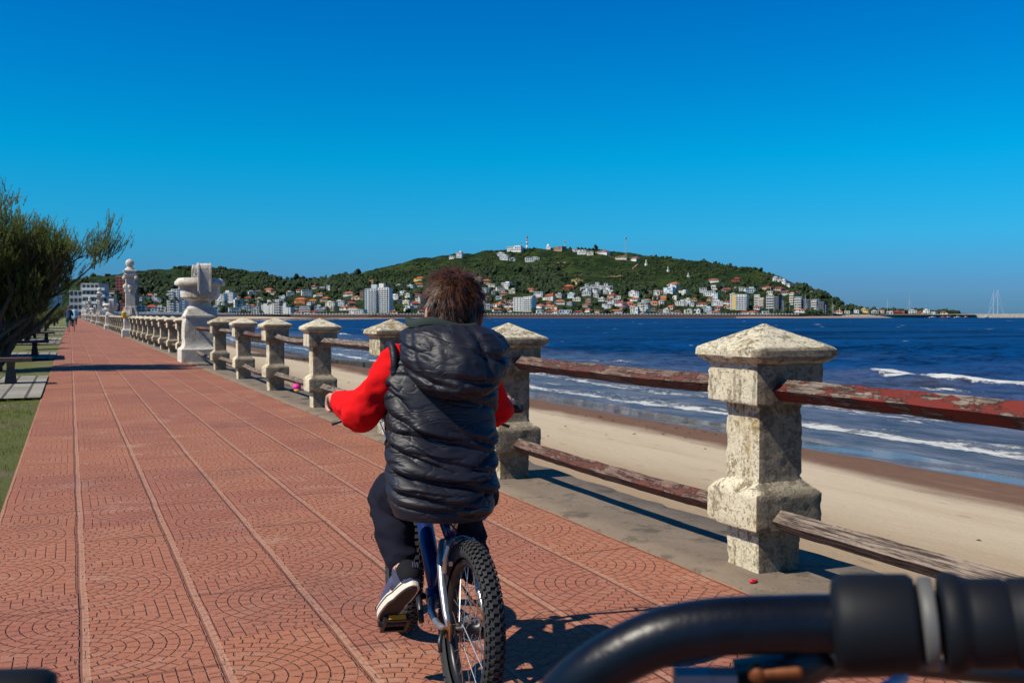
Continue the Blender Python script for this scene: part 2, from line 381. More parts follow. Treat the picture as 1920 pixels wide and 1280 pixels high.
def mk_hill():
    t = NT('hillside_scrub'); v = t.map(t.obj(), (1, 1, 1.6))
    c = t.mix(t.step(t.noise(.012, 6, .65, v), .38, .62), (.014, .034, .010), (.042, .070, .017))
    c = t.mix(t.step(t.noise(.055, 6, .75, v), .48, .60), c, (.008, .018, .008))
    c = t.mix(t.ma('MULTIPLY', t.step(t.noise(.02, 6, .7, t.map(v, (1, 1, 4), (50, 3, 9))), .60, .68), .6), c, (.15, .11, .07))
    h = t.ma('ADD', t.noise(.06, 6, .7, v), t.ma('MULTIPLY', t.noise(.3, 3, .7, v), .4))
    return t.out(c, .95, t.bump(h, 1.0, 9), spec=.1)
def mk_leaf(name, a, b, sc=1.2, tr=.0):
    t = NT(name); c = t.mix(t.step(t.noise(sc, 4, .6), .35, .65), a, b); t.out(c, .75, spec=.2)
    if tr:
        tl = t.n('ShaderNodeBsdfTranslucent'); t.put(tl.inputs[0], t.mix(.5, c, b)); mx = t.n('ShaderNodeMixShader'); mx.inputs[0].default_value = tr
        t.L.new(t.b.outputs[0], mx.inputs[1]); t.L.new(tl.outputs[0], mx.inputs[2]); t.L.new(mx.outputs[0], t.N['Material Output'].inputs[0])
    return t.m
def mk_grass():
    t = NT('verge_grass'); n = t.noise(1.1, 5, .65)
    c = t.mix(t.noise(30, 5, .8), (.05, .07, .010), (.19, .20, .035))
    c = t.mix(t.step(n, .50, .66), c, (.19, .145, .10))
    return t.out(c, .95, t.bump(t.noise(70, 5, .8), 1, .03))
def mk_pavers():
    t = NT('grey_pavers'); b = t.n('ShaderNodeTexBrick'); t.put(b.inputs['Vector'], t.obj()); b.inputs['Scale'].default_value = 1
    b.inputs['Brick Width'].default_value = .30; b.inputs['Row Height'].default_value = .42; b.inputs['Mortar Size'].default_value = .022; b.offset = 0
    t.put(b.inputs['Color1'], (.22, .21, .18)); t.put(b.inputs['Color2'], (.33, .31, .26)); t.put(b.inputs['Mortar'], (.06, .055, .04))
    c = t.mix(t.ma('MULTIPLY', t.step(t.noise(5, 6, .7), .5, .7), .5), b.outputs[0], (.15, .13, .09))
    return t.out(c, .9, t.bump(b.outputs['Fac'], -.6, .01))
def mk_wall(name, c):
    t = NT(name); k = t.mix(t.noise(.5, 5, .6), tuple(x*.82 for x in c), c)
    k = t.mix(t.ma('MULTIPLY', t.step(t.noise(.35, 6, .7, t.map(t.obj(), (1, 1, .3))), .56, .72), .35), k, tuple(x*.5 for x in c))
    return t.out(k, .85)
M_PAVE = mk_pavement(); M_KERB = mk_concrete('weathered_concrete', (.125, .092, .064), (.25, .195, .14), (.055, .043, .03), 2.2); M_SEAWALL = mk_concrete('sea_wall_concrete', (.20, .16, .12), (.32, .27, .21))
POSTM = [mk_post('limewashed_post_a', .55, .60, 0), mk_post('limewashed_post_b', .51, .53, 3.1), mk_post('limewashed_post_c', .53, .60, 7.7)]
M_RAILR = mk_rail('flaking_red_rail', .745); M_RAILG = mk_rail('bare_grey_rail', .55); M_RAILB = mk_rail('brown_worn_rail', .72, (.15, .05, .035), (.10, .04, .03), (.05, .03, .025), (.22, .15, .12))
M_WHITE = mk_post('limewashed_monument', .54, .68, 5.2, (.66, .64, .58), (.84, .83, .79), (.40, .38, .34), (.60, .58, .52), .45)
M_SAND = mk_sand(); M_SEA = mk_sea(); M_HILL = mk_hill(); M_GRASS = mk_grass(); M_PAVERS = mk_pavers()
M_ASPH = mk_concrete('asphalt', (.045, .045, .048), (.07, .07, .072), (.03, .03, .03))
# ================================================================== SETTING
FX = 2.93                                  # centre line of the balustrade
def strip(name, mat, xs, ys, zf, kind='structure', smooth=True, thick=0):
    "sheet over the given x and y stations"
    v = [(x, y, zf(x, y)) for y in ys for x in xs]; n = len(xs)
    f = [(j*n+i, j*n+i+1, (j+1)*n+i+1, (j+1)*n+i) for j in range(len(ys)-1) for i in range(n-1)]
    me = bpy.data.meshes.new(name); me.from_pydata(v, [], f); me.materials.append(mat)
    if smooth: me.shade_smooth()
    o = obj(name, me); o['kind'] = kind; return o
ysl = [-12, -6]+[x*.5 for x in range(-4, 60)]+[30+i*4 for i in range(0, 96)]
strip('ground', M_GRASS, [-1500, -300, -60, -20, -8, -4.5, -2.4, -1.2, -.2], [-60]+ysl+[460], lambda x, y: -.012-.02*min(1, max(0, -x-.4))+(.03*fbm((x, y, 0), .8) if x > -8 and y < 60 else 0)*min(1, max(0, -x-.4)))
strip('promenade_paving', M_PAVE, [-.40, 2.66], ysl, lambda x, y: 0)
strip('road', M_ASPH, [-11.5, -9.5, -2.6], [-60, 0, 40, 100, 200, 420], lambda x, y: .035)
# verge kerb along the road
kb = MB().box((-2.5, 180, .03), (.18, 480, .22)).build('road_kerb', M_KERB); struct(kb)
# concrete strip that carries the balustrade, with a worn outer edge
rnd = random.Random(3)
ky = [-12+i*.12 for i in range(0, 420)]+[38.4+i*2 for i in range(0, 190)]
v = []; f = []
for i, y in enumerate(ky):
    e = 3.42+.05*fbm((0, y, 3), 1.3)+.035*fbm((4, y, 3), 5) if y < 40 else 3.42
    ins = 2.655+.012*fbm((9, y, 1), 4) if y < 40 else 2.655
    v += [(ins, y, -.004), (ins+.004, y, .012), (2.8, y, .016+.006*fbm((0, y, 0), 2)), (3.1, y, .014+.006*fbm((5, y, 0), 2)), (e-.03, y, .008), (e, y, -.03), (e+.02, y, -1.9)]
for i in range(len(ky)-1):
    for j in range(6): f.append((i*7+j, i*7+j+1, (i+1)*7+j+1, (i+1)*7+j))
me = bpy.data.meshes.new('kerb_strip'); me.from_pydata(v, [], f); me.materials.append(M_KERB); me.shade_smooth()
struct(obj('kerb_strip', me))
# paver patches crossing the verge
for a, b in ((15.6, 21.2), (29.3, 34.6), (44.2, 49.0), (50.5, 56), (64, 69), (80, 86), (100, 108)):
    strip('verge_paving', M_PAVERS, [-2.4, -.405], [a, (a+b)/2, b], lambda x, y: .022)
# --------------------------------------------------------------- shore line
WALL = [(3.42, -60), (3.42, 100), (3.42, 330), (24, 520), (68, 760), (128, 1020), (185, 1250), (262, 1285), (355, 1232), (490, 1205), (683, 1118), (881, 1038), (1010, 1058), (1190, 1080)]
WAT = [(23, -60), (23, 100), (24, 330), (45, 480), (85, 620), (124, 720), (213, 836), (290, 960), (362, 1080), (487, 1198), (681, 1113), (879, 1033), (1000, 1045), (1180, 1066)]
def lerpl(P, t):
    i = min(int(t), len(P)-2); u = t-i; return P[i][0]*(1-u)+P[i+1][0]*u, P[i][1]*(1-u)+P[i+1][1]*u
ts = [i/30*1 for i in range(0, 30)]+[1+i/12 for i in range(0, 12)]+[2+i/8 for i in range(0, 89)]
ts = sorted(set([0.25+i*.006 for i in range(0, 60)]+ts))
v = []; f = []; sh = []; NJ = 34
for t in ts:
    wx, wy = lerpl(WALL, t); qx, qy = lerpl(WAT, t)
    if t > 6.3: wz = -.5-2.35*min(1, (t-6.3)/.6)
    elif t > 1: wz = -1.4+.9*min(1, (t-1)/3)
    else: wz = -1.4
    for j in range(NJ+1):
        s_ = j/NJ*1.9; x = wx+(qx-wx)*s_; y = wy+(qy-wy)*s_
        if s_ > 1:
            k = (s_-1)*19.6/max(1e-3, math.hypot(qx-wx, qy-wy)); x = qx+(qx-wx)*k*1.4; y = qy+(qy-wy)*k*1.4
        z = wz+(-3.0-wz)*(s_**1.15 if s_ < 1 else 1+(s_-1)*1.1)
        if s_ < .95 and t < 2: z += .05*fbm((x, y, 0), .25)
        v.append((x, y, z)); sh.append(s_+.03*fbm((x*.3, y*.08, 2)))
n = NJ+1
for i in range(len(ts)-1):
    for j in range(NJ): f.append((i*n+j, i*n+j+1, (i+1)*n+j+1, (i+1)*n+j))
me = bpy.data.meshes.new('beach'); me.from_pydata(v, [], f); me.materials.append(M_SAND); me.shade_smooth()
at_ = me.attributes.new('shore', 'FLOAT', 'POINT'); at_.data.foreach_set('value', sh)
struct(obj('beach', me))
rg = random.Random(31); mb = MB()
for _ in range(520):
    w_ = rg.gauss(.70, .05) if rg.random() < .75 else rg.uniform(.1, .8); y = rg.uniform(6, 90); x = 3.42+19.6*w_+.5*math.sin(y*.3); z = -1.4-1.6*w_**1.15+.05*fbm((x, y, 0), .25)
    a = rg.uniform(0, 3.14); L = rg.uniform(.02, .09); W2 = L*rg.uniform(.2, .5); c, s_ = math.cos(a), math.sin(a)
    mb.add([(x-c*L, y-s_*L, z-.01), (x+s_*W2, y-c*W2, z-.01), (x+c*L, y+s_*L, z-.01), (x-s_*W2, y+c*W2, z-.01), (x, y, z+.012+L*.12)], [(0, 1, 4), (1, 2, 4), (2, 3, 4), (3, 0, 4)])
o = mb.build('seaweed_scraps', plain('dry_seaweed', (.05, .032, .022), .9)); o['kind'] = 'stuff'
# sea wall on the far side of the bay with its balustrade
def sea_wall(t0, t1, mat, name, label):
    mb = MB(); k = int((t1-t0)*6)+1; pts = [lerpl(WALL, t0+(t1-t0)*i/k) for i in range(k+1)]
    for a, b in zip(pts, pts[1:]):
        d = Vector((b[0]-a[0], b[1]-a[1], 0)); L = d.length; c = Vector(((a[0]+b[0])/2, (a[1]+b[1])/2, -1.2)); rot = Matrix.Rotation(math.atan2(d.y, d.x), 3, 'Z')
        mb.box(c, (L+.4, 1.6, 5.2), rot)
    o = mb.build(name, mat); tag(o, label, 'sea wall'); return pts
M_BRWALL = mk_concrete('brown_sea_wall', (.085, .05, .042), (.15, .095, .08), (.04, .028, .025), .4)
sea_wall(2.0, 6.0, M_SEAWALL, 'sea_wall', 'long low pale concrete wall behind the far beach, left of the rider')
sea_wall(6.0, 11.0, M_BRWALL, 'sea_wall', 'long brown stone wall at the water edge in front of the hillside town')
M_PALE = plain('pale_far_stone', (.80, .79, .74), .8, sc=.6)
secs = [(1.6, 3.4, 'far white balustrade seen just right of the urn pedestal'), (3.4, 5.0, 'far white balustrade on the wall below the white palm-lined hotel'),
        (5.0, 7.0, 'far white balustrade on the sea wall below the blue and white tower block'), (7.0, 9.0, 'far white balustrade on the sea wall below the stepped white hotel'),
        (9.0, 11.0, 'far white balustrade on the sea wall below the orange striped block')]
for t0, t1, lb in secs:
    mb = MB(); pts = [lerpl(WALL, t0+(t1-t0)*i/40) for i in range(41)]; acc = 0; step_ = 4.2
    base = 1.35 if t0 > 3 else .9
    for a, b in zip(pts, pts[1:]):
        A = Vector((a[0], a[1], base+.02)); B = Vector((b[0], b[1], base+.02)); L = (B-A).length; dr = (B-A)/L; rot = Matrix.Rotation(math.atan2(dr.y, dr.x), 3, 'Z')
        q = acc
        while q < L:
            mb.box(A+dr*q+Vector((0, 0, .7)), (.9, .9, 1.5), rot); mb.box(A+dr*q+Vector((0, 0, 1.55)), (1.3, 1.3, .3), rot); q += step_
        acc = q-L
        for h in (.45, .95): mb.box((A+B)/2+Vector((0, 0, h)), (L, .16, .16), rot)
    tag(mb.build('balustrade', M_PALE), lb, 'balustrade', 'balustrade sections along the promenade')
# --------------------------------------------------------------- sea
def build_sea():
    az = np.radians(np.linspace(-4, 104, 900)); r = [18.0]
    while r[-1] < 8000: r.append(r[-1]+max(.16, r[-1]**2/(4.2*925)*.55) if r[-1] < 260 else r[-1]*1.03)
    r = np.array(r); A, Q = np.meshgrid(az, r); X = Q*np.sin(A); Y = Q*np.cos(A)
    # distance off the water line near the camera
    d = X-23-np.interp(Y, [0, 330, 480, 620, 720], [0, 1, 22, 62, 101])
    rg = np.random.RandomState(7); Z = np.zeros_like(X); res = Q*np.radians(108)/900
    dr = np.gradient(r)[:, None]*np.ones_like(X)
    deep = np.clip(d/55, 0.10, 1)
    for i in range(60):
        lam = .9*(11/.9)**(i/59.0)*rg.uniform(.9, 1.1); th = math.pi+rg.normal(0.18, .42); k = 2*math.pi/lam
        amp = .0105*lam**.8; ph = k*(X*math.cos(th)+Y*math.sin(th))+rg.uniform(0, 6.28)
        vis = np.clip(lam/(2.5*np.maximum(dr, res))-.6, 0, 1)
        Z += amp*vis*(np.sin(ph)+.28*np.sin(2*ph+1.2))
    Z *= deep*1.15
    def wob(s, sc):
        g = np.random.RandomState(s); o = np.zeros_like(Y)
        for i in range(6):
            o += g.uniform(.5, 1)/(i+1)*np.sin(Y*sc*(i+1)*g.uniform(.7, 1.3)+g.uniform(0, 6.28)+X*.02)
        return o
    foam = np.zeros_like(X)
    def line(d0, wamp, w, amp, s, msc, thr, hgt=0, back=1.0):
        nonlocal foam, Z
        u = d-d0-wamp*wob(s, .06); m = np.clip((wob(s+50, msc)+.5*wob(s+70, msc*4.3)-thr)*1.3, 0, 1)
        g = np.where(u < 0, np.exp(-(u/w)**2), np.exp(-(u/(w*back))**2)); foam = np.maximum(foam, amp*m*g)
        if hgt: Z += hgt*m*np.exp(-(u/(w*1.6))**2)
    line(1.7, .9, .30, .86, 1, .3, -2.5, 0.03, 5)
    line(3.6, 1.2, .3, .60, 12, .22, -.9, .03, 5)
    line(5.6, 1.4, .5, .74, 2, .16, -.5, .06, 4)
    line(9.0, 1.6, .6, .72, 3, .12, -.2, .10, 5)
    line(14.0, 2.0, .8, .80, 4, .09, .1, .22, 4)
    line(20.5, 2.4, .8, .84, 8, .07, .3, .25, 4)
    line(28.0, 2.6, 1.0, 1.05, 5, .06, .25, .45, 3)
    line(44.0, 3.0, 1.0, .92, 6, .06, .75, .4, 2.5)
    # whitecaps
    for i in range(420):
        x = rg.uniform(60, 700); y = x*rg.uniform(-.1, 3.5)
        if rg.uniform() > (40/ math.hypot(x, y))**.25: continue
        L = rg.uniform(1.0, 3.2)*(1+math.hypot(x, y)/220); w = L*rg.uniform(.14, .25)
        foam = np.maximum(foam, .80*np.exp(-((X-x)/max(w, .4))**2-((Y-y-(X-x)*.25)/L)**2))
    sh = np.clip(1-(d-4)/32, 0, 1)**1.2*np.clip(1-(Y-150)/600, .2, 1)
    sh = np.clip(sh+.12*wob(9, .05)*(d < 60)*(d > 3), 0, 1)
    nr, na = X.shape; co = np.stack([X, Y, -3.0+Z], -1).reshape(-1, 3)
    i = np.arange(nr-1)[:, None]*na+np.arange(na-1)[None]; q = np.stack([i, i+na, i+na+1, i+1], -1).reshape(-1, 4)
    me = bpy.data.meshes.new('sea'); me.vertices.add(len(co)); me.vertices.foreach_set('co', co.ravel().astype(np.float32))
    me.loops.add(q.size); me.loops.foreach_set('vertex_index', q.ravel().astype(np.int32)); me.polygons.add(len(q))
    me.polygons.foreach_set('loop_start', np.arange(0, q.size, 4, dtype=np.int32)); me.polygons.foreach_set('loop_total', np.full(len(q), 4, dtype=np.int32))
    me.update(calc_edges=True)
    for nm, a in (('foam', foam), ('shallow', sh)):
        t = me.attributes.new(nm, 'FLOAT', 'POINT'); t.data.foreach_set('value', a.ravel().astype(np.float32))
    me.materials.append(M_SEA); me.shade_smooth(); struct(obj('sea', me))
build_sea()
# --------------------------------------------------------------- hills across the bay
SKY = [(-700, 560), (-300, 545), (0, 538), (130, 523), (200, 517), (250, 509), (330, 502), (400, 501), (450, 505), (500, 514), (545, 526), (575, 529), (600, 527), (640, 519), (700, 506), (760, 491), (800, 483), (860, 476), (930, 470), (1000, 466), (1050, 465), (1100, 467), (1180, 475), (1250, 483), (1330, 493), (1400, 501), (1450, 515), (1500, 535), (1550, 557), (1590, 574), (1612, 581), (1700, 585), (1780, 588), (1830, 589.5)]
SHD = [(-700, 420), (0, 420), (130, 420), (180, 520), (235, 760), (330, 1020), (440, 1260), (580, 1290), (700, 1270), (900, 1305), (1200, 1305), (1500, 1305), (1600, 1370), (1830, 1430)]
CRD = [(-700, 1500), (0, 2000), (400, 2500), (560, 2100), (640, 1950), (1000, 2050), (1300, 1900), (1500, 1650), (1600, 1600), (1830, 1560)]
def ip(T, px): return float(np.interp(px, [a for a, _ in T], [b for _, b in T]))
EXPO = 1.35
def h0(px): return float(np.interp(px, [130, 440], [-.05, 1.3]))
def ysh(px): return HZ+F*(CH-h0(px))/ip(SHD, px)
def terr(px, t):
    D = ip(SHD, px)+(ip(CRD, px)-ip(SHD, px))*t; y0 = ysh(px); y1 = ip(SKY, px)
    y = y0+(y1-y0)*(min(t, 1)**EXPO)
    h = CH+(HZ-y)*D/F
    if t > 1: h = h*(1-(t-1)*1.5)
    h += fbm((px*.02, t*6, 0), 1.5)*5*min(1, t*1.4)*(1 if 560 < 1600-px+560 else .3)
    return D, h
def hillp(px, py):
    "point on the far land that shows at this pixel: px, py -> world, depth"
    y0 = ysh(px); y1 = ip(SKY, px); s = max(0.0, min(1.0, (y0-py)/(y0-y1))); t = s**(1/EXPO); D, h = terr(px, t)
    return cw((px-960)/F*D, D, h), D
pxs = [-700+i*20 for i in range(40)]+[100+i*5 for i in range(0, 347)]
tt = [i/70 for i in range(71)]+[1.05, 1.15, 1.3]
v = []; f = []
for px in pxs:
    for t in tt:
        D, h = terr(px, t); v.append(cw((px-960)/F*D, D, h))
n = len(tt)
for i in range(len(pxs)-1):
    for j in range(n-1): f.append((i*n+j, (i+1)*n+j, (i+1)*n+j+1, i*n+j+1))
me = bpy.data.meshes.new('hills'); me.from_pydata(v, [], f); me.materials.append(M_HILL); me.shade_smooth(); struct(obj('hills', me))
# harbour mole and its sandy quay
mb = MB()
M_MOLE = mk_concrete('harbour_rock', (.27, .235, .19), (.45, .40, .33), (.1, .09, .08), .25)
path = [(1540, 1345, 4.0, .6), (1600, 1370, 5, 1.4), (1700, 1410, 5, 1.9), (1800, 1440, 6, 2.2), (1900, 1460, 6, 2.6), (2000, 1480, 6, 2.8), (2120, 1500, 6, 2.8)]
P = [at(a, HZ, D) for a, D, w, h in path]; v = []; f = []
for k, p in enumerate(P):
    q = path[k]
    for j in range(1): pass
sub = []
for k in range(len(P)-1):
    for i in range(30):
        u = i/30; p = P[k].lerp(P[k+1], u); sub.append((p, path[k][2]*(1-u)+path[k+1][2]*u, path[k][3]*(1-u)+path[k+1][3]*u))
for i, (p, w, h) in enumerate(sub):
    j = Vector((p.x, p.y, 0)).normalized()
    for a, b in ((-w*2.2, -3.6), (-w*1.1, h-1.2), (-w*.6, h), (w, h), (w*2, -3.6)):
        v.append(Vector((p.x, p.y, 0))+j*(a+.9*fbm((i*.9, a, 0)))+Vector((0, 0, b+.35*fbm((i*1.7, a, 5)))))
for i in range(len(sub)-1):
    for j in range(4): f.append((i*5+j, (i+1)*5+j, (i+1)*5+j+1, i*5+j+1))
mb.add(v, f); tag(mb.build('harbour_mole', M_MOLE), 'long low pale stone breakwater reaching right from the marina', 'breakwater')
mb = MB()
v = []; f = []
QP = [(1380, 1290), (1440, 1285), (1520, 1290), (1600, 1340), (1680, 1395), (1700, 1412)]
for i, (a, D) in enumerate(QP):
    p = at(a, HZ, D); j = Vector((p.x, p.y, 0)).normalized()
    for s_, z in ((0, -3.2), (6, -1.9), (22, -.9), (60, .2)): v.append(Vector((p.x, p.y, z))+j*s_)
for i in range(len(QP)-1):
    for j in range(3): f.append((i*4+j, (i+1)*4+j, (i+1)*4+j+1, i*4+j+1))
mb.add(v, f); struct(mb.build('marina_shore', plain('marina_sand', (.30, .20, .15), .9, sc=.2)))
# groynes across the beach
M_DARK = mk_concrete('wet_dark_stone', (.035, .03, .028), (.075, .065, .055), (.02, .02, .018), 2)
for a, b, h, lb in (((452, 668, 80), (715, 681, 76), .42, 'low dark stone groyne crossing the near beach behind the fence'), ((455, 640, 150), (600, 641, 150), .6, 'second dark groyne further along the beach at the water line')):
    A = at(*a); B = at(*b); A.z = -2.25; B.z = -2.9; mb = MB(); m = 60
    for side in (0,):
        v = []; f = []
        for i in range(m+1):
            p = A.lerp(B, i/m); w = .55+.15*fbm((i*.8, 0, 0))
            for du, dz in ((-w, -.6), (-w*.9, h*.8), (-w*.4, h+.08*fbm((i, 3, 0))), (w*.5, h+.08*fbm((i, 7, 0))), (w, -.6)):
                v.append(p+Vector((.15*du, du, dz)))
        for i in range(m):
            for j in range(4): f.append((i*5+j, (i+1)*5+j, (i+1)*5+j+1, i*5+j+1))
        mb.add(v, f)
    tag(mb.build('groyne', M_DARK), lb, 'groyne')
# ================================================================== BALUSTRADE
def post_parts(seed, hi=True):
    rg = random.Random(seed); o = Vector((seed*3.1, seed*1.7, 0))
    b = MB().loft([(-.08, .119, .119), (.215, .119, .119), (.222, .125, .125), (.235, .176, .176), (.25, .183, .183), (.375, .183, .183), (.392, .172, .172), (.428, .124, .124), (.45, .1215, .1215), (.785, .1215, .1215), (.80, .16, .16), (.815, .180, .180), (.83, .183, .183), (.985, .183, .183)])
    c = MB().loft([(.975, .186, .186), (.99, .200, .200), (1.005, .222, .222), (1.018, .232, .232), (1.042, .2335, .2335), (1.052, .226, .226), (1.10, .125, .125), (1.147, .03, .03), (1.16, .008, .008)])
    if not hi: return b.mesh('post'), c.mesh('cap')
    fb = MB().fine([(-.08, .118, .118), (.215, .118, .118), (.217, .176, .176), (.225, .182, .182), (.245, .183, .183), (.375, .183, .183), (.388, .176, .176), (.432, .124, .124), (.45, .1215, .1215), (.79, .1215, .1215), (.792, .176, .176), (.80, .182, .182), (.815, .183, .183), (.985, .183, .183)], 14, .016)
    fc = MB().fine([(.978, .186, .186), (.985, .205, .205), (1.0, .224, .224), (1.012, .2335, .2335), (1.040, .2335, .2335), (1.051, .226, .226), (1.10, .125, .125), (1.150, .02, .02), (1.158, .006, .006)], 16, .014, .02)
    ch = [(rg.choice((-1, 1)), rg.choice((-1, 1)), rg.uniform(.02, 1.0), rg.uniform(.006, .022)) for _ in range(16)]
    def d(p, n):
        q = p+o; k = .0022*fbm(q, 26, 4)+.0022*fbm(q, 6, 3)
        e = min(abs(p.x), abs(p.y))/max(abs(p.x), abs(p.y), 1e-6)
        if e > .8: k -= .009*max(0, fbm(q, 21, 3))*(e-.86)*7*(e > .86)
        for sx, sy, z, r in ch:
            if e > .84 and p.x*sx > 0 and p.y*sy > 0 and abs(p.z-z) < r: k -= .012*(1-abs(p.z-z)/r)*(e-.84)/.16
        return k
    return rough(fb, 'post', d), rough(fc, 'cap', d)
HI = [post_parts(s) for s in (1, 2, 3)]; LO = post_parts(9, False)
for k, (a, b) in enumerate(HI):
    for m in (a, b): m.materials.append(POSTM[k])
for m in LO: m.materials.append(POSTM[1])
rg = random.Random(11)
def rail_mesh(L, sag, bow, r, mat, seed):
    n = 36; pts = []; rr = []
    for i in range(n+1):
        u = i/n; pts.append((bow*math.sin(math.pi*u)+.003*fbm((i*.5, seed, 0)), (u-.5)*L, -sag*math.sin(math.pi*u)+.003*fbm((i*.5, seed, 9)))); rr.append(r*(1+.05*fbm((i*.9, seed, 4))))
    m = MB().tube(pts, rr, 4).mesh('rail', mat); return m
def bay(ys, ends, label, near=False):
    "one run of fence: ys are post positions, ends the wall faces the outer rails run into"
    root = thing('balustrade', label, 'balustrade', (FX, ys[0], 0), 0, 'balustrade sections along the promenade')
    for i, y in enumerate(ys):
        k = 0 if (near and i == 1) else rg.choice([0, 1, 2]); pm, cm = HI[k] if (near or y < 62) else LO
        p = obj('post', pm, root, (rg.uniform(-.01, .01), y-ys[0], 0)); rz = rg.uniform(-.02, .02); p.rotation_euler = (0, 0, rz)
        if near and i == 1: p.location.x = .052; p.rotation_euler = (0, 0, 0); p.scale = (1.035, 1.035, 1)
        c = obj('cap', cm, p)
        if near and i == 2: p.scale = (1, 1, .985)
    st = [ends[0]]+list(ys)+[ends[1]]
    for i in range(len(st)-1):
        a, b = st[i], st[i+1]
        if a == b: continue
        for h, up in ((.862, 1), (.268, 0)):
            mat = rg.choice([M_RAILG, M_RAILG, M_RAILB]); sag = rg.choice([0, .01, .02, .05]) if i != 1 else 0; bow = rg.uniform(-.02, .02); hh = h+rg.uniform(-.008, .008)
            if near and abs(b-3.755) < .1: mat = M_RAILR if up else M_RAILG; sag = .0; hh = h
            if near and abs(a-3.755) < .1: mat = M_RAILB; sag = .012; bow = 0; hh = h
            L = b-a-(.0 if near or b < 62 else 0)
            me = rail_mesh(L, sag, bow, .049, mat, i+h*10+ys[0]) if b < 62 else RAILLO
            r = obj('rail', me, root, (0, (a+b)/2-ys[0], hh))
            if b >= 62: r.scale = (1, L/3, 1)
    return root
RAILLO = rail_mesh(3, 0, 0, .049, M_RAILG, 0)
bay([.75, 3.755, 6.61, 9.5, 12.6, 15.69, 18.8, 22.0], (-2.3, 26.1), 'nearest stone post balustrade with worn timber rails, up to the urn pedestal', True)
NODES = [26.5+30.9*i for i in range(9)]
bn = ['balustrade of stone posts between the urn pedestal and the tall obelisk', 'second balustrade run just beyond the tall obelisk', 'balustrade run between the second urn and second obelisk', 'balustrade run beyond the second obelisk',
      'fifth balustrade run far along the promenade', 'sixth balustrade run far along the promenade', 'seventh and farthest visible balustrade run', 'last balustrade run at the vanishing end of promenade']
for i in range(8):
    a, b = NODES[i], NODES[i+1]; bay([a+3.09*k for k in range(1, 10)], (a+.3, b-.3), bn[i])
# --------------------------------------------------------------- monuments
def strap(mb, path, w, th):
    path = [Vector(p) for p in path]; v = []; f = []
    for i, p in enumerate(path):
        t = (path[min(i+1, len(path)-1)]-path[max(i-1, 0)]).normalized(); nrm = Vector((0, t.z, -t.y))
        for sx, sn in ((-1, -1), (1, -1), (1, 1), (-1, 1)): v.append(p+Vector((sx*w/2, 0, 0))+nrm*sn*th/2)
    for i in range(len(path)-1):
        for j in range(4): k = (j+1) % 4; f.append((i*4+j, i*4+k, i*4+4+k, i*4+4+j))
    b = (len(path)-1)*4; f += [(3, 2, 1, 0), (b, b+1, b+2, b+3)]; mb.add(v, f); return mb
def mdisp(p, n): return .005*fbm(p, 8, 5)
def make_urn():
    r = thing('urn_monument', 'big white stone urn with scroll handles on a grey pedestal', 'monument', (3.05, 26.5, 0))
    b = MB().fine([(-.05, .525, .525), (.32, .525, .525), (.335, .51, .51), (.345, .50, .49), (.37, .455, .46), (.42, .42, .425, -.01, 0), (.5, .40, .40, -.02, 0), (.6, .40, .40, -.035, 0), (.8, .395, .395, -.04, 0), (1.0, .395, .395, -.02, 0), (1.13, .39, .395), (1.14, .415, .42), (1.18, .415, .42), (1.22, .39, .39), (1.30, .355, .355), (1.35, .33, .33), (1.355, .30, .30)], 14, .05, .02)
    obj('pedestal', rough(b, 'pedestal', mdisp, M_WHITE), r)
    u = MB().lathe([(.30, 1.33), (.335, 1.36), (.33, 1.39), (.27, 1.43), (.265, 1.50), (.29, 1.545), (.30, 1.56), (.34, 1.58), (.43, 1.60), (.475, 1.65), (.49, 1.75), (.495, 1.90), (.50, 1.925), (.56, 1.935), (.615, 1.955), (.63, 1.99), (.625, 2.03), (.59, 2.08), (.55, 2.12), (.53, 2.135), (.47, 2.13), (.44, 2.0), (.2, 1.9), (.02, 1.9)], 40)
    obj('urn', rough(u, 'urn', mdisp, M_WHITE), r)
    for s in (-1, 1):
        h = MB(); pa = []
        for i in range(15): a = R(200-i*200/14); pa.append((.04, s*(.50+.13*-math.cos(a)*1), 2.33+.13*math.sin(a)))
        pa = [(.04, s*.66, 1.78), (.04, s*.665, 1.9), (.04, s*.665, 2.1), (.04, s*.66, 2.27), (.04, s*.645, 2.36), (.04, s*.60, 2.43), (.04, s*.53, 2.465), (.04, s*.45, 2.45), (.04, s*.40, 2.39), (.04, s*.385, 2.31), (.04, s*.42, 2.24), (.04, s*.48, 2.22), (.04, s*.52, 2.26)]
        strap(h, pa, .27, .06)
        for q in (-.105, .185): h2 = [(q, y, z) for _, y, z in pa]; strap(h, [(q, y+s*.012, z) for _, y, z in pa[:9]], .04, .085)
        h.box((.04, s*.64, 1.77), (.24, .10, .07)); h.box((.04, s*.575, 1.84), (.20, .16, .10))
        h.build('handle', M_WHITE, r)
    return r
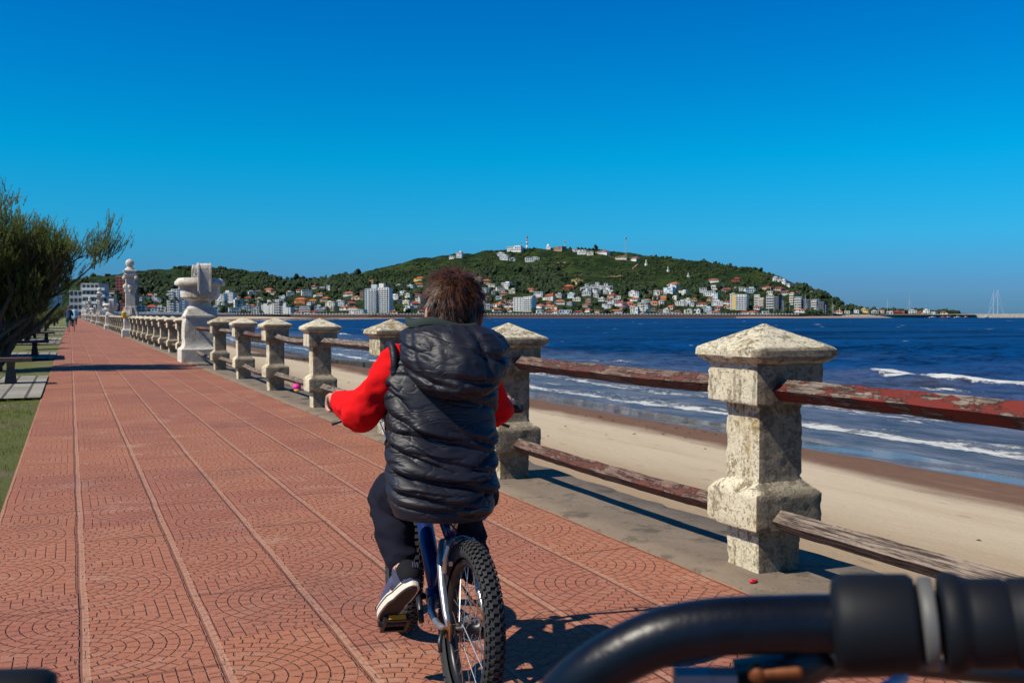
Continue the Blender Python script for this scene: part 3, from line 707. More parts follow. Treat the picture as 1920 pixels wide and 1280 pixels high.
def make_obelisk():
    r = thing('obelisk', 'tall white stone obelisk with ball finial on square base', 'monument', (2.97, 57.4, 0))
    b = MB().loft([(-.05, .44, .44), (.36, .44, .44), (.40, .40, .40), (.45, .35, .35), (.6, .33, .33), (1.08, .33, .33), (1.10, .38, .38), (1.17, .38, .38), (1.2, .34, .34)]); b.build('pedestal', M_WHITE, r)
    s = MB().loft([(1.2, .36, .36), (1.3, .34, .34), (1.4, .29, .29), (1.5, .27, .27), (1.64, .265, .265), (1.66, .24, .24), (3.25, .215, .215)])
    for dx, dy in ((1, 0), (-1, 0), (0, 1), (0, -1)):
        s.loft([(1.2, .07+.30*abs(dx)*0, .07, dx*.38, dy*.38), (1.35, .06, .06, dx*.36, dy*.36), (1.62, .05, .05, dx*.26, dy*.26)])
        s.ball((dx*.235, dy*.235, 2.72), (.13, .13, .15)); s.ball((dx*.235, dy*.235, 2.5), (.07, .07, .12))
    s.build('shaft', M_WHITE, r)
    c = MB().loft([(3.25, .22, .22), (3.28, .30, .30), (3.34, .33, .33), (3.38, .33, .33), (3.42, .27, .27), (3.52, .27, .27), (3.55, .34, .34), (3.60, .34, .34), (3.62, .26, .26)])
    for dx in (-1, 1):
        for dy in (-1, 1): c.ball((dx*.29, dy*.29, 3.2), .10)
    c.lathe([(.27, 3.6), (.25, 3.68), (.17, 3.74), (.13, 3.78), (.16, 3.82), (.16, 3.84)], 20); c.build('capital', M_WHITE, r)
    MB().ball((0, 0, 3.98), .225, 20, 14).lathe([(.06, 4.15), (.05, 4.22), (.01, 4.24)], 12).build('finial', M_WHITE, r, True)
    return r
urn = make_urn(); ob = make_obelisk()
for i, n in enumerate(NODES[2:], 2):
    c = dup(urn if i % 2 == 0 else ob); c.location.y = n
    c['group'] = 'monuments repeated along the promenade'
    c['label'] = {2: 'second white stone urn on its pedestal, beyond the tall obelisk', 3: 'second white obelisk, small and far along the balustrade', 4: 'third white urn pedestal far along the promenade', 5: 'third white obelisk far along the promenade',
                  6: 'fourth white urn pedestal near the vanishing point', 7: 'fourth white obelisk near the vanishing point', 8: 'last white urn pedestal at the promenade end'}[i]
for o in (urn, ob): o['group'] = 'monuments repeated along the promenade'
y = at(236, 588, 52.6)
BINS = .72; t = thing('litter_bin', 'small yellow litter bin hung on the obelisk base', 'litter bin', (2.62, 56.86, 1.0)); t.scale = (BINS, BINS, BINS)
MB().lathe([(.11, 0), (.14, .03), (.155, .40), (.165, .42)], 16).build('bin', plain('yellow_plastic', (.75, .42, .02), .4), t, True)
MB().lathe([(.17, .42), (.17, .45), (.10, .52), (.02, .53)], 16).build('lid', plain('yellow_plastic', (.75, .42, .02), .4), t, True)
MB().box((.12, .1, .25), (.04, .3, .04)).build('bracket', M_DARK, t)
# pink pouch hanging from the lower rail
t = thing('pink_toy', 'small round pink bag with yellow underside hanging from lower rail', 'toy bag', (2.90, 13.9, .17))
MB().ball((0, 0, .01), (.062, .055, .055)).build('bag', plain('pink_cloth', (.75, .02, .28), .6, var=.3, sc=30), t, True)
MB().ball((0, -.012, -.028), (.045, .045, .028)).build('base', plain('yellow_cloth', (.8, .42, .05), .6), t, True)
MB().tube([(0, 0, .05), (.01, 0, .08), (0, 0, .10)], .006, 6).build('cord', M_DARK, t)
t = MB().ball((0, 0, .012), (.018, .012, .01), 8, 5).tube([(.01, 0, .01), (.03, .01, .012)], .006, 5).build('wrapper', plain('red_scrap', (.6, .01, .03), .4)); t.location = at(1411, 1110, 4.33); t.location.z = .012
tag(t, 'tiny crumpled red scrap lying at the paving edge', 'litter')
# ================================================================== BICYCLE AND RIDER
M_TYRE = plain('tyre_rubber', (.022, .022, .024), .78, sc=30, bump=.004); M_BLK = plain('black_plastic', (.012, .012, .014), .4)
M_SIL = plain('worn_silver_paint', (.42, .43, .46), .32, .75, sc=14); M_BLUE = plain('dark_blue_paint', (.008, .022, .11), .28, .2, sc=9)
M_STEEL = plain('spoke_steel', (.50, .50, .50), .35, .9); M_RUST = plain('rusty_steel', (.17, .065, .022), .8, .3, var=.35, sc=60)
M_TEAL = plain('teal_plastic', (.0, .52, .48), .4); M_RIM = plain('black_rim', (.02, .021, .024), .35, .4); M_GOLD = plain('amber_reflector', (.75, .32, .02), .3)
HEAD_A = R(19.5); LEAN = R(3)
BROOT = cw(-.140, 2.93, 0); BRZ = -(YAW-HEAD_A)
def wheel(parent, loc, r, tw, steer=0.0, n_sp=28):
    "rim as the part, tyre, hub and every spoke below it; axle along local x"
    rr = r-tw*1.05
    rim = MB(); prof = [(-.014, rr-.012), (-.016, rr), (-.011, rr+.004), (.011, rr+.004), (.016, rr), (.014, rr-.012), (.006, rr-.02), (-.006, rr-.02)]
    n = 64; v = []; f = []
    for i in range(n):
        a = 2*math.pi*i/n
        for x, q in prof: v.append((x, q*math.cos(a), q*math.sin(a)))
    for i in range(n):
        for j in range(8): f.append((i*8+j, i*8+(j+1) % 8, ((i+1) % n)*8+(j+1) % 8, ((i+1) % n)*8+j))
    rim.add(v, f); w = rim.build('wheel', M_RIM, parent, True, loc); w.rotation_euler = (0, 0, steer)
    ty = MB(); cr = tw*.52; cc = r-cr-.003; pr = [(cr*math.sin(a), cc+cr*.98*math.cos(a)) for a in [R(x) for x in range(-135, 136, 18)]]; m = len(pr)
    v = []; f = []; n = 90
    for i in range(n):
        a = 2*math.pi*i/n
        for x, q in pr: v.append((x, q*math.cos(a), q*math.sin(a)))
    for i in range(n):
        for j in range(m-1): f.append((i*m+j, i*m+j+1, ((i+1) % n)*m+j+1, ((i+1) % n)*m+j))
    ty.add(v, f)
    K = 66
    for i in range(K):
        a = 2*math.pi*i/K
        for ang, wd, ln, ph, ht in ((0, .014, .014, 0, .006), (24, .011, .012, .5, .006), (-24, .011, .012, .5, .006), (47, .010, .012, 0, .006), (-47, .010, .012, 0, .006), (68, .006, .010, .5, .004), (-68, .006, .010, .5, .004)):
            aa = a+ph*2*math.pi/K; t = R(ang); x = (cr+.001)*math.sin(t); q = cc+(cr+.001)*math.cos(t)
            rot = Matrix.Rotation(aa, 3, 'X') @ Matrix.Rotation(-t, 3, 'Y').inverted().transposed()
            rot = Matrix.Rotation(aa-math.pi/2, 3, 'X') @ Matrix.Rotation(t, 3, 'Y')
            ty.box((x, q*math.cos(aa), q*math.sin(aa)), (wd, ln, ht*2), rot)
    ty.build('tyre', M_TYRE, w, False)
    h = MB().lathe([(.012, -.045), (.012, -.03), (.026, -.028), (.026, -.024), (.015, -.02), (.015, .02), (.026, .024), (.026, .028), (.012, .03), (.012, .045)], 16, mat=Matrix.Rotation(R(90), 3, 'Y')); h.build('hub', M_BLK, w, True)
    me = None
    for k in range(n_sp):
        a = 2*math.pi*k/n_sp; s = 1 if k % 2 else -1; off = R(32)*(1 if (k//2) % 2 else -1)
        if me is None or k < 4:
            pass
        p0 = Vector((s*.026, .024*math.cos(a+off*2.2), .024*math.sin(a+off*2.2))); p1 = Vector((0, (rr-.018)*math.cos(a), (rr-.018)*math.sin(a)))
        MB().tube([p0, p1], .0012, 5).build('spoke', M_STEEL, w)
    return w
def pedal(parent, loc, rz=0, rx=0):
    p = MB(); p.box((0, .034, 0), (.085, .010, .022)); p.box((0, -.034, 0), (.085, .010, .022)); p.box((.038, 0, 0), (.010, .075, .022)); p.box((-.038, 0, 0), (.010, .075, .022)); p.lathe([(.010, -.055), (.010, .045)], 10, mat=Matrix.Rotation(R(90), 3, 'Y'))
    o = p.build('pedal', M_BLK, parent, False, loc); o.rotation_euler = (rx, 0, rz)
    MB().box((0, -.0405, 0), (.055, .004, .014)).build('reflector', M_GOLD, o); return o
bike = thing('bicycle', 'small silver and dark blue bicycle ridden by the boy', 'bicycle', BROOT); bike.rotation_euler = (0, LEAN, BRZ)
RW = .26; wheel(bike, (0, 0, RW), RW, .054); FWY = .86
wheel(bike, (0, FWY, RW), RW, .054, R(-3))
BBy, BBz = .37, .262; seat_top = Vector((0, .17, .60)); stt = Vector((0, .245, .50)); bb = Vector((0, BBy, BBz)); hd0 = Vector((0, .665, .56)); hd1 = Vector((0, .63, .68))
fr = MB()
fr.tube([bb, stt, stt+(stt-bb).normalized()*.03], .017, 14)
fr.tube([bb, bb.lerp(hd0, .5)+Vector((0, 0, -.01)), hd0], [.026, .03, .026], 16)
fr.tube([stt-Vector((0, 0, .02)), stt.lerp(hd1, .5)+Vector((0, 0, -.012)), hd1-Vector((0, 0, .015))], [.019, .021, .021], 14)
fr.tube([hd0-Vector((0, 0, .015)), hd1+Vector((0, 0, .01))], .023, 16); fr.lathe([(.026, -.036), (.026, .036)], 16, bb, Matrix.Rotation(R(90), 3, 'Y'))
fr.build('frame', M_BLUE, bike, True)
for s in (-1, 1):
    ss = MB().tube([stt+Vector((s*.012, 0, -.03)), Vector((s*.036, .215, .475)), Vector((s*.052, .17, .43)), Vector((s*.058, .115, .36)), Vector((s*.062, .05, .295)), Vector((s*.064, .0, .262))], [.012, .0125, .0125, .0115, .010, .008], 12); ss.build('seat_stay', M_SIL, bike, True)
    cs = MB().tube([bb+Vector((s*.02, -.01, 0)), Vector((s*.045, .27, .235)), Vector((s*.060, .14, .235)), Vector((s*.064, .0, .255))], [.013, .0125, .011, .008], 12); cs.build('chain_stay', M_SIL, bike, True)
    MB().box((s*.066, -.003, .258), (.005, .045, .05)).lathe([(.011, .062), (.011, .085), (.007, .09)], 10, (0, 0, .26), Matrix.Rotation(R(90)*s, 3, 'Y')).build('dropout', M_RUST, bike)
    MB().tube([(s*.062, .005, .262), (s*.09, -.012, .258), (s*.10, -.03, .235), (s*.10, -.045, .21)], [.008, .008, .0075, .006], 8).build('axle_lever', M_BLK, bike, True) if s < 0 else None
    fk = MB().tube([(s*.045, .695, .535), (s*.062, .715, .47), (s*.062, .79, .35), (s*.058, FWY, RW)], [.015, .019, .014, .010], 12).build('fork_leg', M_SIL, bike, True)
MB().box((0, .69, .54), (.11, .04, .03)).tube([(0, .69, .54), (0, .665, .57)], .02, 12).build('fork_crown', M_SIL, bike, True)
MB().tube([(0, .17, .585), stt, stt-Vector((0, -.015, .05))], .0125, 12).build('seat_post', M_STEEL, bike, True)
sd = MB().ball((0, .08, .606), (.085, .075, .028)).cap((0, .08, .606), (0, .28, .610), .036, .018); rebuild('saddle', sd, .008, M_BLK, bike, 6)
# V brake bridge behind the seat tube
MB().tube([(-.05, .128, .40), (-.055, .115, .44), (-.045, .11, .485), (-.03, .12, .505)], .0075, 8).tube([(.05, .128, .40), (.055, .115, .44), (.045, .11, .485), (.03, .12, .505)], .0075, 8).tube([(-.03, .12, .505), (0, .115, .515), (.03, .12, .505)], .003, 6).box((-.036, .135, .43), (.012, .05, .014)).box((.036, .135, .43), (.012, .05, .014)).build('rear_brake', M_STEEL, bike, False)
MB().tube([(0, .13, .51), (-.02, .2, .54), (-.03, .35, .60), (-.02, .55, .66)], .0028, 6).build('brake_cable', M_BLK, bike)
cg = MB(); T = 34
v = []; f = []
for i in range(T*2):
    a = 2*math.pi*i/(T*2); q = .078 if i % 2 else .071
    for x in (.045, .049): v += [(x, BBy+.05*math.cos(a), BBz+.05*math.sin(a)), (x, BBy+q*math.cos(a), BBz+q*math.sin(a))]
for i in range(T*2):
    j = (i+1) % (T*2); b = i*4; c = j*4; f += [(b, b+1, c+1, c), (b+2, c+2, c+3, b+3), (b+1, b+3, c+3, c+1)]
cg.add(v, f); cg.box((.047, BBy, BBz), (.004, .11, .02)).box((.047, BBy, BBz), (.004, .02, .11)); cg.build('chainring', M_RUST, bike)
MB().tube([(.047, BBy, BBz+.075), (.047, 0, .26+.03), (.047, -.03, .26), (.047, 0, .26-.03), (.047, BBy, BBz-.075)], .004, 6).build('chain', M_RUST, bike)
MB().lathe([(.03, .04), (.03, .054), (.018, .06)], 20, (0, 0, .26), Matrix.Rotation(R(90), 3, 'Y')).build('sprocket', M_RUST, bike)
PL = Vector((-.160, .288, .200)); PRr = Vector((.115, .468, .309))
MB().tube([bb+Vector((-.045, 0, 0)), bb+Vector((-.065, -.01, -.005)), Vector((-.072, .288, .200))], [.012, .011, .009], 10).build('crank_arm', M_BLK, bike, True)
MB().tube([bb+Vector((.045, 0, 0)), bb+Vector((.065, .01, .005)), Vector((.068, .468, .309))], [.012, .011, .009], 10).build('crank_arm', M_BLK, bike, True)
pedal(bike, PL, 0, R(-44)); pedal(bike, PRr)
hb = MB().tube([(-.33, .60, .872), (-.2, .635, .86), (-.09, .66, .80), (-.03, .668, .785), (.03, .668, .785), (.09, .66, .80), (.2, .635, .86), (.33, .60, .872)], .0115, 12); hb.build('handlebar', M_BLK, bike, True)
MB().tube([(0, .63, .685), (0, .62, .77)], .016, 12).box((0, .645, .785), (.05, .06, .04)).build('stem', M_BLK, bike, True)
for s in (-1, 1):
    MB().tube([(s*.355, .592, .874), (s*.345, .595, .874), (s*.225, .63, .862)], [.016, .0165, .0155], 14).build('grip', M_BLK, bike, True)
    MB().tube([(s*.20, .64, .858), (s*.21, .67, .845), (s*.26, .675, .825), (s*.33, .66, .80)], .006, 8).build('brake_lever', M_BLK, bike, True)
MB().tube([(-.02, .68, .80), (-.06, .74, .84), (-.14, .75, .80), (-.10, .72, .70), (-.03, .70, .6)], .003, 6).build('front_cable', plain('blue_cable', (.01, .12, .35), .4), bike)
MB().ball((-.2, .66, .885), (.022, .022, .016), 14, 8).build('bell', M_STEEL, bike, True)
# small coloured bits by the pedals
MB().box((.15, .44, .31), (.05, .07, .012)).build('toe_clip', M_TEAL, bike)

# ------------------------------------------------------------------ the boy
M_SKIN = plain('skin', (.52, .27, .19), .55, sc=20, var=.06); 
def mk_cloth(name, c, rough=.9, bumpd=.002, sc=160):
    t = NT(name); n = t.noise(sc, 3, .6); col = t.mix(t.noise(6, 4), tuple(x*.82 for x in c), c)
    return t.out(col, rough, t.bump(n, .5, bumpd), spec=.15)
M_RED = mk_cloth('red_fleece', (.72, .006, .008)); M_PANT = mk_cloth('dark_navy_cotton', (.010, .011, .022)); M_LIN = mk_cloth('grey_green_lining', (.035, .05, .045))
t = NT('navy_nylon'); nn = t.noise(38, 6, .72, None, .6); n2 = t.noise(11, 5, .6, None, 1.2)
cr_ = t.ma('ABSOLUTE', t.ma('SUBTRACT', t.noise(5, 2, .5, t.map(t.obj(), (.7, .7, 1.9), rot=(0, .25, 0)), 1.0), .5)); cr2 = t.ma('ABSOLUTE', t.ma('SUBTRACT', t.noise(17, 3, .5, t.map(t.obj(), (.8, .8, 1.6), (3, 1, 7), (0, -.3, 0)), .8), .5))
cr3 = t.ma('ABSOLUTE', t.ma('SUBTRACT', t.noise(9, 2, .5, t.map(t.obj(), (.8, .8, 2.6), (3, 1, 7), (0, .38, 0)), .5), .5))
hh_ = t.ma('ADD', t.ma('ADD', t.ma('MULTIPLY', t.step(cr_, 0, .035), .32), t.ma('MULTIPLY', t.step(cr3, 0, .045), .24)), t.ma('ADD', t.ma('MULTIPLY', t.noise(5, 2, .5, None, .5), 1.6), t.ma('MULTIPLY', nn, .15)))
M_VEST = t.out(t.mix(t.noise(5, 3), (.006, .007, .014), (.012, .014, .024)), t.ma('ADD', .46, t.ma('MULTIPLY', n2, .12)), t.bump(hh_, .55, .008), spec=.42)
M_SOCK = mk_cloth('grey_blue_sock', (.065, .07, .12)); M_SHOE = mk_cloth('violet_blue_canvas', (.075, .08, .165), .7); M_SHBLK = mk_cloth('black_suede', (.012, .012, .016)); M_SOLE = plain('gum_white_sole', (.66, .60, .50), .6); M_OUT = plain('dark_outsole', (.035, .025, .02), .7)
boy = thing('person', 'boy in black puffer vest and red sleeves riding away on a bicycle', 'person', BROOT); boy.rotation_euler = (0, LEAN, BRZ)
TX = -.045; hip = Vector((TX, .155, .66)); chest = Vector((TX, .235, .93)); neck = Vector((TX+.01, .27, 1.09)); hc = Vector((-.010, .30, 1.228))
shL = Vector((-.205, .235, 1.045)); elL = Vector((-.300, .25, .893)); wrL = Vector((-.345, .53, .898))
shR = Vector((.085, .235, 1.045)); elR = Vector((.135, .29, .90)); wrR = Vector((.272, .545, .888))
hpL = Vector((-.105, .18, .645)); knL = Vector((-.165, .44, .59)); anL = Vector((-.150, .225, .347))
hpR = Vector((.03, .18, .645)); knR = Vector((.085, .50, .655)); anR = Vector((.12, .40, .40))
b = MB()
b.chain([hip, hip.lerp(chest, .5), chest], [.10, .085, .09]); b.cap(shL+Vector((.03, 0, 0)), shR-Vector((.03, 0, 0)), .062, .062); b.cap(chest, neck, .08, .045); b.cap(neck, hc-Vector((0, -.01, .03)), .045, .05)
b.ball(hc, (.076, .092, .103), 28, 20); b.ball(hc+Vector((0, .035, -.045)), (.052, .058, .055), 20, 14)   # skull and jaw
b.cap(hc+Vector((0, .088, .0)), hc+Vector((0, .108, -.028)), .009, .013); b.ball(hc+Vector((0, .088, -.082)), (.022, .018, .015), 12, 8)
b.ball(hc+Vector((0, .089, -.054)), (.022, .010, .007), 12, 8)
for s in (-1, 1):
    b.ball(hc+Vector((s*.089, .0, -.034)), (.009, .020, .032), 14, 10, Matrix.Rotation(s*R(22), 3, 'Z')); b.ball(hc+Vector((s*.078, .014, -.034)), (.010, .012, .02), 12, 8)
for sh, el, wr, s in ((shL, elL, wrL, -1), (shR, elR, wrR, 1)):
    b.chain([sh, el, wr], [.036, .028, .022])
    gx = Vector((s*1.0, -.22, .04)).normalized(); fw = Vector((s*.22, 1, 0)).normalized(); g = Vector((-.322, .597, .872)) if s < 0 else Vector((.285, .612, .8675))
    b.cap(wr, g+Vector((0, -.03, .032)), .024, .026); b.cap(g-gx*.024+Vector((0, -.006, .03)), g+gx*.026+Vector((0, -.006, .028)), .015, .0135)
    for k, (ln) in enumerate((1.0, 1.06, 1.0, .86)):
        c = g+gx*(-.030+.0205*k)
        pts = [c+Vector((0, -.004, .033)), c+fw*.022*ln+Vector((0, 0, .026)), c+fw*.030*ln+Vector((0, 0, .002)), c+fw*.018+Vector((0, 0, -.020*ln)), c+fw*.0+Vector((0, 0, -.023*ln))]
        b.chain(pts, [.0105, .0098, .0092, .0085, .008], 10)
    b.chain([g-gx*.040+Vector((0, -.02, .02)), g-gx*.050+Vector((0, .002, .008)), g-gx*.046+Vector((0, .018, -.010)), g-gx*.028+Vector((0, .022, -.022))], [.012, .0105, .0095, .009], 10)
for hp, kn, an, s in ((hpL, knL, anL, -1), (hpR, knR, anR, 1)):
    b.chain([hp, kn], [.075, .05]); b.chain([kn, kn.lerp(an, .35), an], [.05, .050, .032])
footL = (anL, Vector((-.203, .335, .234))); footR = (anR, Vector((.125, .55, .345)))
for an, toe in (footL, footR): b.cap(an, an.lerp(toe, .5)-Vector((0, 0, .012)), .033, .03); b.cap(an.lerp(toe, .4), an.lerp(toe, .8), .028, .018)
rebuild('body', b, .0048, M_SKIN, boy, 3)
M_EYE = plain('eye_white', (.75, .73, .7), .2); M_IRIS = plain('brown_iris', (.06, .03, .015), .2)
for s in (-1, 1):
    e = MB().ball(hc+Vector((s*.029, .078, .004)), .0105, 14, 10).build('eye', M_EYE, boy, True)
    MB().ball(hc+Vector((s*.029, .0855, .004)), (.0052, .004, .0052), 10, 6).build('iris', M_IRIS, e, True)
    MB().tube([hc+Vector((s*.014, .084, .024)), hc+Vector((s*.03, .082, .028)), hc+Vector((s*.046, .072, .022))], .0028, 6).build('eyebrow', plain('brow', (.05, .028, .018), .8), boy, True)
# -- clothes
def folds(sc, amp, seed=0.0, stretch=(1, 1, 1)):
    def d(p, n):
        q = Vector((p.x*stretch[0]+seed, p.y*stretch[1], p.z*stretch[2])); a = fbm(q, sc, 2); bb_ = fbm(q+Vector((4, 4, 4)), sc*1.7, 2)
        return amp*(-abs(a)*1.5+.35)+amp*.4*bb_
    return d
sl = MB()
sl.cap(shL+Vector((.06, 0, 0)), shL, .055, .056)
sl.chain([shL+Vector((-.005, 0, -.01)), shL.lerp(elL, .5), elL+Vector((-.012, -.012, -.012)), elL.lerp(wrL, .4)+Vector((0, 0, -.012)), elL.lerp(wrL, .72), elL.lerp(wrL, .84)], [.056, .053, .060, .058, .040, .031], 20)
rebuild('sleeve', sl, .006, M_RED, boy, 5, folds(8, .012, 0, (1, 1, 1.7)))
sl = MB(); sl.chain([shR+Vector((.0, 0, -.01)), shR.lerp(elR, .5), elR+Vector((.008, -.01, -.008)), elR.lerp(wrR, .4)+Vector((0, 0, -.01)), elR.lerp(wrR, .78), elR.lerp(wrR, .88)], [.056, .052, .056, .050, .040, .031], 20)
rebuild('sleeve', sl, .006, M_RED, boy, 5, folds(8, .012, 7, (1, 1, 1.7)))
pt = MB()
pt.ball((TX, .175, .66), (.150, .125, .10), 24, 16)
pt.chain([hpL, hpL.lerp(knL, .5), knL, knL.lerp(anL, .40)+Vector((-.006, -.014, -.004)), knL.lerp(anL, .72), knL.lerp(anL, .78)], [.098, .082, .072, .066, .050, .045], 20)
pt.chain([hpR, hpR.lerp(knR, .5), knR, knR.lerp(anR, .4), knR.lerp(anR, 1.22)], [.098, .084, .072, .066, .056], 20)
rebuild('trousers', pt, .007, M_PANT, boy, 5, folds(6.5, .013, 3, (1, 1, 1.9)))
for an, kn, toe in ((anL, knL, footL[1]), (anR, knR, footR[1])):
    MB().tube([an+(kn-an).normalized()*.095, an+(kn-an).normalized()*.05, an, an.lerp(toe, .15)-Vector((0, 0, .01))], [.0365, .035, .037, .036], 20).build('sock', M_SOCK, boy, True)
def shoe(an, toe, s):
    "canvas skate shoe: upper, heel patch, stripes, thick sole"
    ax = (toe-an); ax.normalize(); side = Vector((1, 0, 0)); side = (side-ax*side.dot(ax)).normalized(); up = side.cross(ax)
    if up.z < 0: up = -up
    M = Matrix((side, ax, up)).transposed(); L = .215; o = an-ax*.035-up*.030
    def P(x, y, z): return o+M @ Vector((x, y, z))
    def outline(t): # half width along the sole
        return .027+.014*math.sin(min(1, t*1.05)*math.pi*.9)**.8 if t < .97 else .02
    n = 22
    def slab(z0, z1, grow, y0=0.0, y1=1.0):
        mb = MB(); ring = []
        for i in range(n+1):
            t = i/n; y = (-.02+L*(y0+(y1-y0)*t)); ring.append((y, 1))
        pts = []
        for k in range(40):
            a = 2*math.pi*k/40; cy = math.sin(a); cx = math.cos(a)
            wv = (.034 if cy > 0 else .028)+grow; pts.append((math.copysign(abs(cx)**.75, cx)*wv*(1-.06*cy), L*.5-.02+(L*.5+grow)*math.copysign(abs(cy)**.85, cy)))
        v = [P(x, y, z0) for x, y in pts]+[P(x, y, z1) for x, y in pts]; m = 40
        f = [(i, (i+1) % m, m+(i+1) % m, m+i) for i in range(m)]+[tuple(range(m-1, -1, -1)), tuple(range(m, 2*m))]
        mb.add(v, f); return mb
    u = MB(); u.chain([P(0, .018, .045), P(0, .07, .045), P(0, .13, .030), P(0, .165, .022)], [.034, .036, .030, .024], 18); u.ball(P(0, .0, .022), (.033, .033, .03), 16, 10)
    up_ = rebuild('shoe', u, .006, M_SHOE, boy, 4)
    h = MB(); h.cap(P(0, -.001, .030), P(0, .010, .056), .0355, .0375, 18); h.build('heel_patch', M_SHBLK, up_, True)
    for q in (-1, 0, 1): MB().box(P(q*.008, -.036, .052), (.0022, .003, .020), M).build('stripe', M_SOCK, up_)
    slab(-.014, .016, .004).build('sole', M_SOLE, up_, False); slab(.006, .0095, .0055).build('sole_line', M_OUT, up_, False); slab(-.018, -.0142, -.003).build('outsole', M_OUT, up_, False)
shoe(footL[0], footL[1], -1); shoe(footR[0], footR[1], 1)
# -- the quilted vest: a tall closed shell with creases pressed into it
rg = random.Random(5)
creases = []
def crease(u0, v0, u1, v1, d, w): creases.append((u0, v0, u1, v1, d, w))
# (u: angle round the back, -1 left .. 1 right; v: height 0..1)
for (u0, v0, u1, v1, d, w) in ((-.62, .66, -.05, .47, .020, .035), (-.60, .55, .35, .43, .014, .028), (-.66, .50, .1, .30, .018, .034), (-.1, .57, .62, .40, .013, .03), (-.7, .36, .45, .16, .022, .040), (.62, .52, .10, .33, .016, .032),
        (-.68, .24, .20, .09, .018, .034), (.68, .25, .0, .13, .015, .030), (-.3, .42, .5, .30, .010, .024), (.1, .72, .6, .60, .012, .03), (-.6, .80, -.2, .62, .012, .03), (.66, .42, .15, .25, .011, .024), (-.65, .14, .5, .035, .014, .03), (-.2, .24, .62, .33, .008, .022),
        (-.55, .43, -.1, .36, .010, .02), (-.5, .19, .1, .20, .008, .018), (.2, .50, .55, .50, .008, .02), (-.35, .52, .2, .50, .007, .018), (.25, .2, .66, .12, .010, .022), (-.62, .31, -.2, .26, .009, .02)): crease(u0, v0, u1, v1, d, w)
for _ in range(22):
    u = rg.uniform(-.75, .75); v_ = rg.uniform(.04, .9); L = rg.uniform(.12, .4); sl_ = rg.uniform(-.45, .25); creases.append((u, v_, u+L, v_+L*sl_*.5, rg.uniform(.004, .009), rg.uniform(.010, .020)))
def vest_disp(u, v):
    k = 0
    for u0, v0, u1, v1, d, w in creases:
        if v < min(v0, v1)-.12 or v > max(v0, v1)+.12: continue
        dx, dy = u1-u0, v1-v0; l2 = dx*dx+dy*dy*1.0; t = ((u-u0)*dx+(v-v0)*dy)/l2
        if t < -.15 or t > 1.15: continue
        tt_ = min(1, max(0, t)); px_, py_ = u0+dx*tt_, v0+dy*tt_; ds = (v-py_) if abs(dx) > abs(dy) else (u-px_)
        fade = math.sin(math.pi*min(1, max(0, t*.9+.05)))**.6; wob = .012*math.sin(t*7+u0*9)
        q = (ds+wob)/w; k += -d*math.exp(-abs(q)*2.6)*fade+.50*d*math.exp(-((q-1.2)**2)*.8)*fade
    return k
VP_ = [(0.0, .568, .130, .105, .150), (.03, .573, .148, .122, .150), (.10, .61, .163, .138, .153), (.22, .67, .172, .140, .160), (.38, .75, .174, .134, .178), (.52, .83, .174, .130, .196), (.66, .91, .180, .128, .214), (.78, .975, .187, .124, .228), (.87, 1.03, .187, .115, .238), (.94, 1.075, .160, .098, .247), (1.0, 1.12, .085, .080, .262)]
nu, nv = 220, 170; v = []; f = []
for j in range(nv+1):
    vv = j/nv; r_ = [float(np.interp(vv, [a[0] for a in VP_], [a[k] for a in VP_])) for k in range(1, 5)]
    for i in range(nu):
        a = 2*math.pi*i/nu-math.pi/2; ca, sa = math.cos(a), math.sin(a)
        hx = r_[1]; hy = r_[2]; x = TX-.018-.002*vv+hx*math.copysign(abs(ca)**.86, ca); y = r_[3]+hy*math.copysign(abs(sa)**.86, sa)
        uu = math.atan2(ca, -sa)/math.pi*1.15 if True else 0
        dd = vest_disp(uu, vv) if abs(uu) < .95 else 0
        dd = dd*max(.25, min(1, (1-abs(uu))*3.2)); dd += .0035*fbm((x, y, r_[0]*1.3), 5, 2)+.0022*fbm((x*1.2, y, r_[0]*4.5), 7, 2)
        nrm = Vector((ca/hx, sa/hy, 0)).normalized(); v.append(Vector((x, y, r_[0]))+nrm*dd)
for j in range(nv):
    for i in range(nu): k = (i+1) % nu; f.append((j*nu+i, j*nu+k, (j+1)*nu+k, (j+1)*nu+i))
f.append(tuple(range(nu-1, -1, -1)))
vest = MB().add(v, f).build('vest', M_VEST, boy, True)
# armhole rolls
for s, sh in ((-1, shL), (1, shR)):
    pts = []
    for i in range(28):
        a = 2*math.pi*i/28; pts.append(sh+Vector((s*(.022+.004*math.sin(a)), .060*math.cos(a), -.018+.070*math.sin(a))))
    MB().tube(pts, .012, 10, closed=True).build('armhole', M_VEST, vest, True)
# -- hood: a collapsed pouch hanging from the collar over the upper back
nu, nv = 120, 80; v = []; f = []
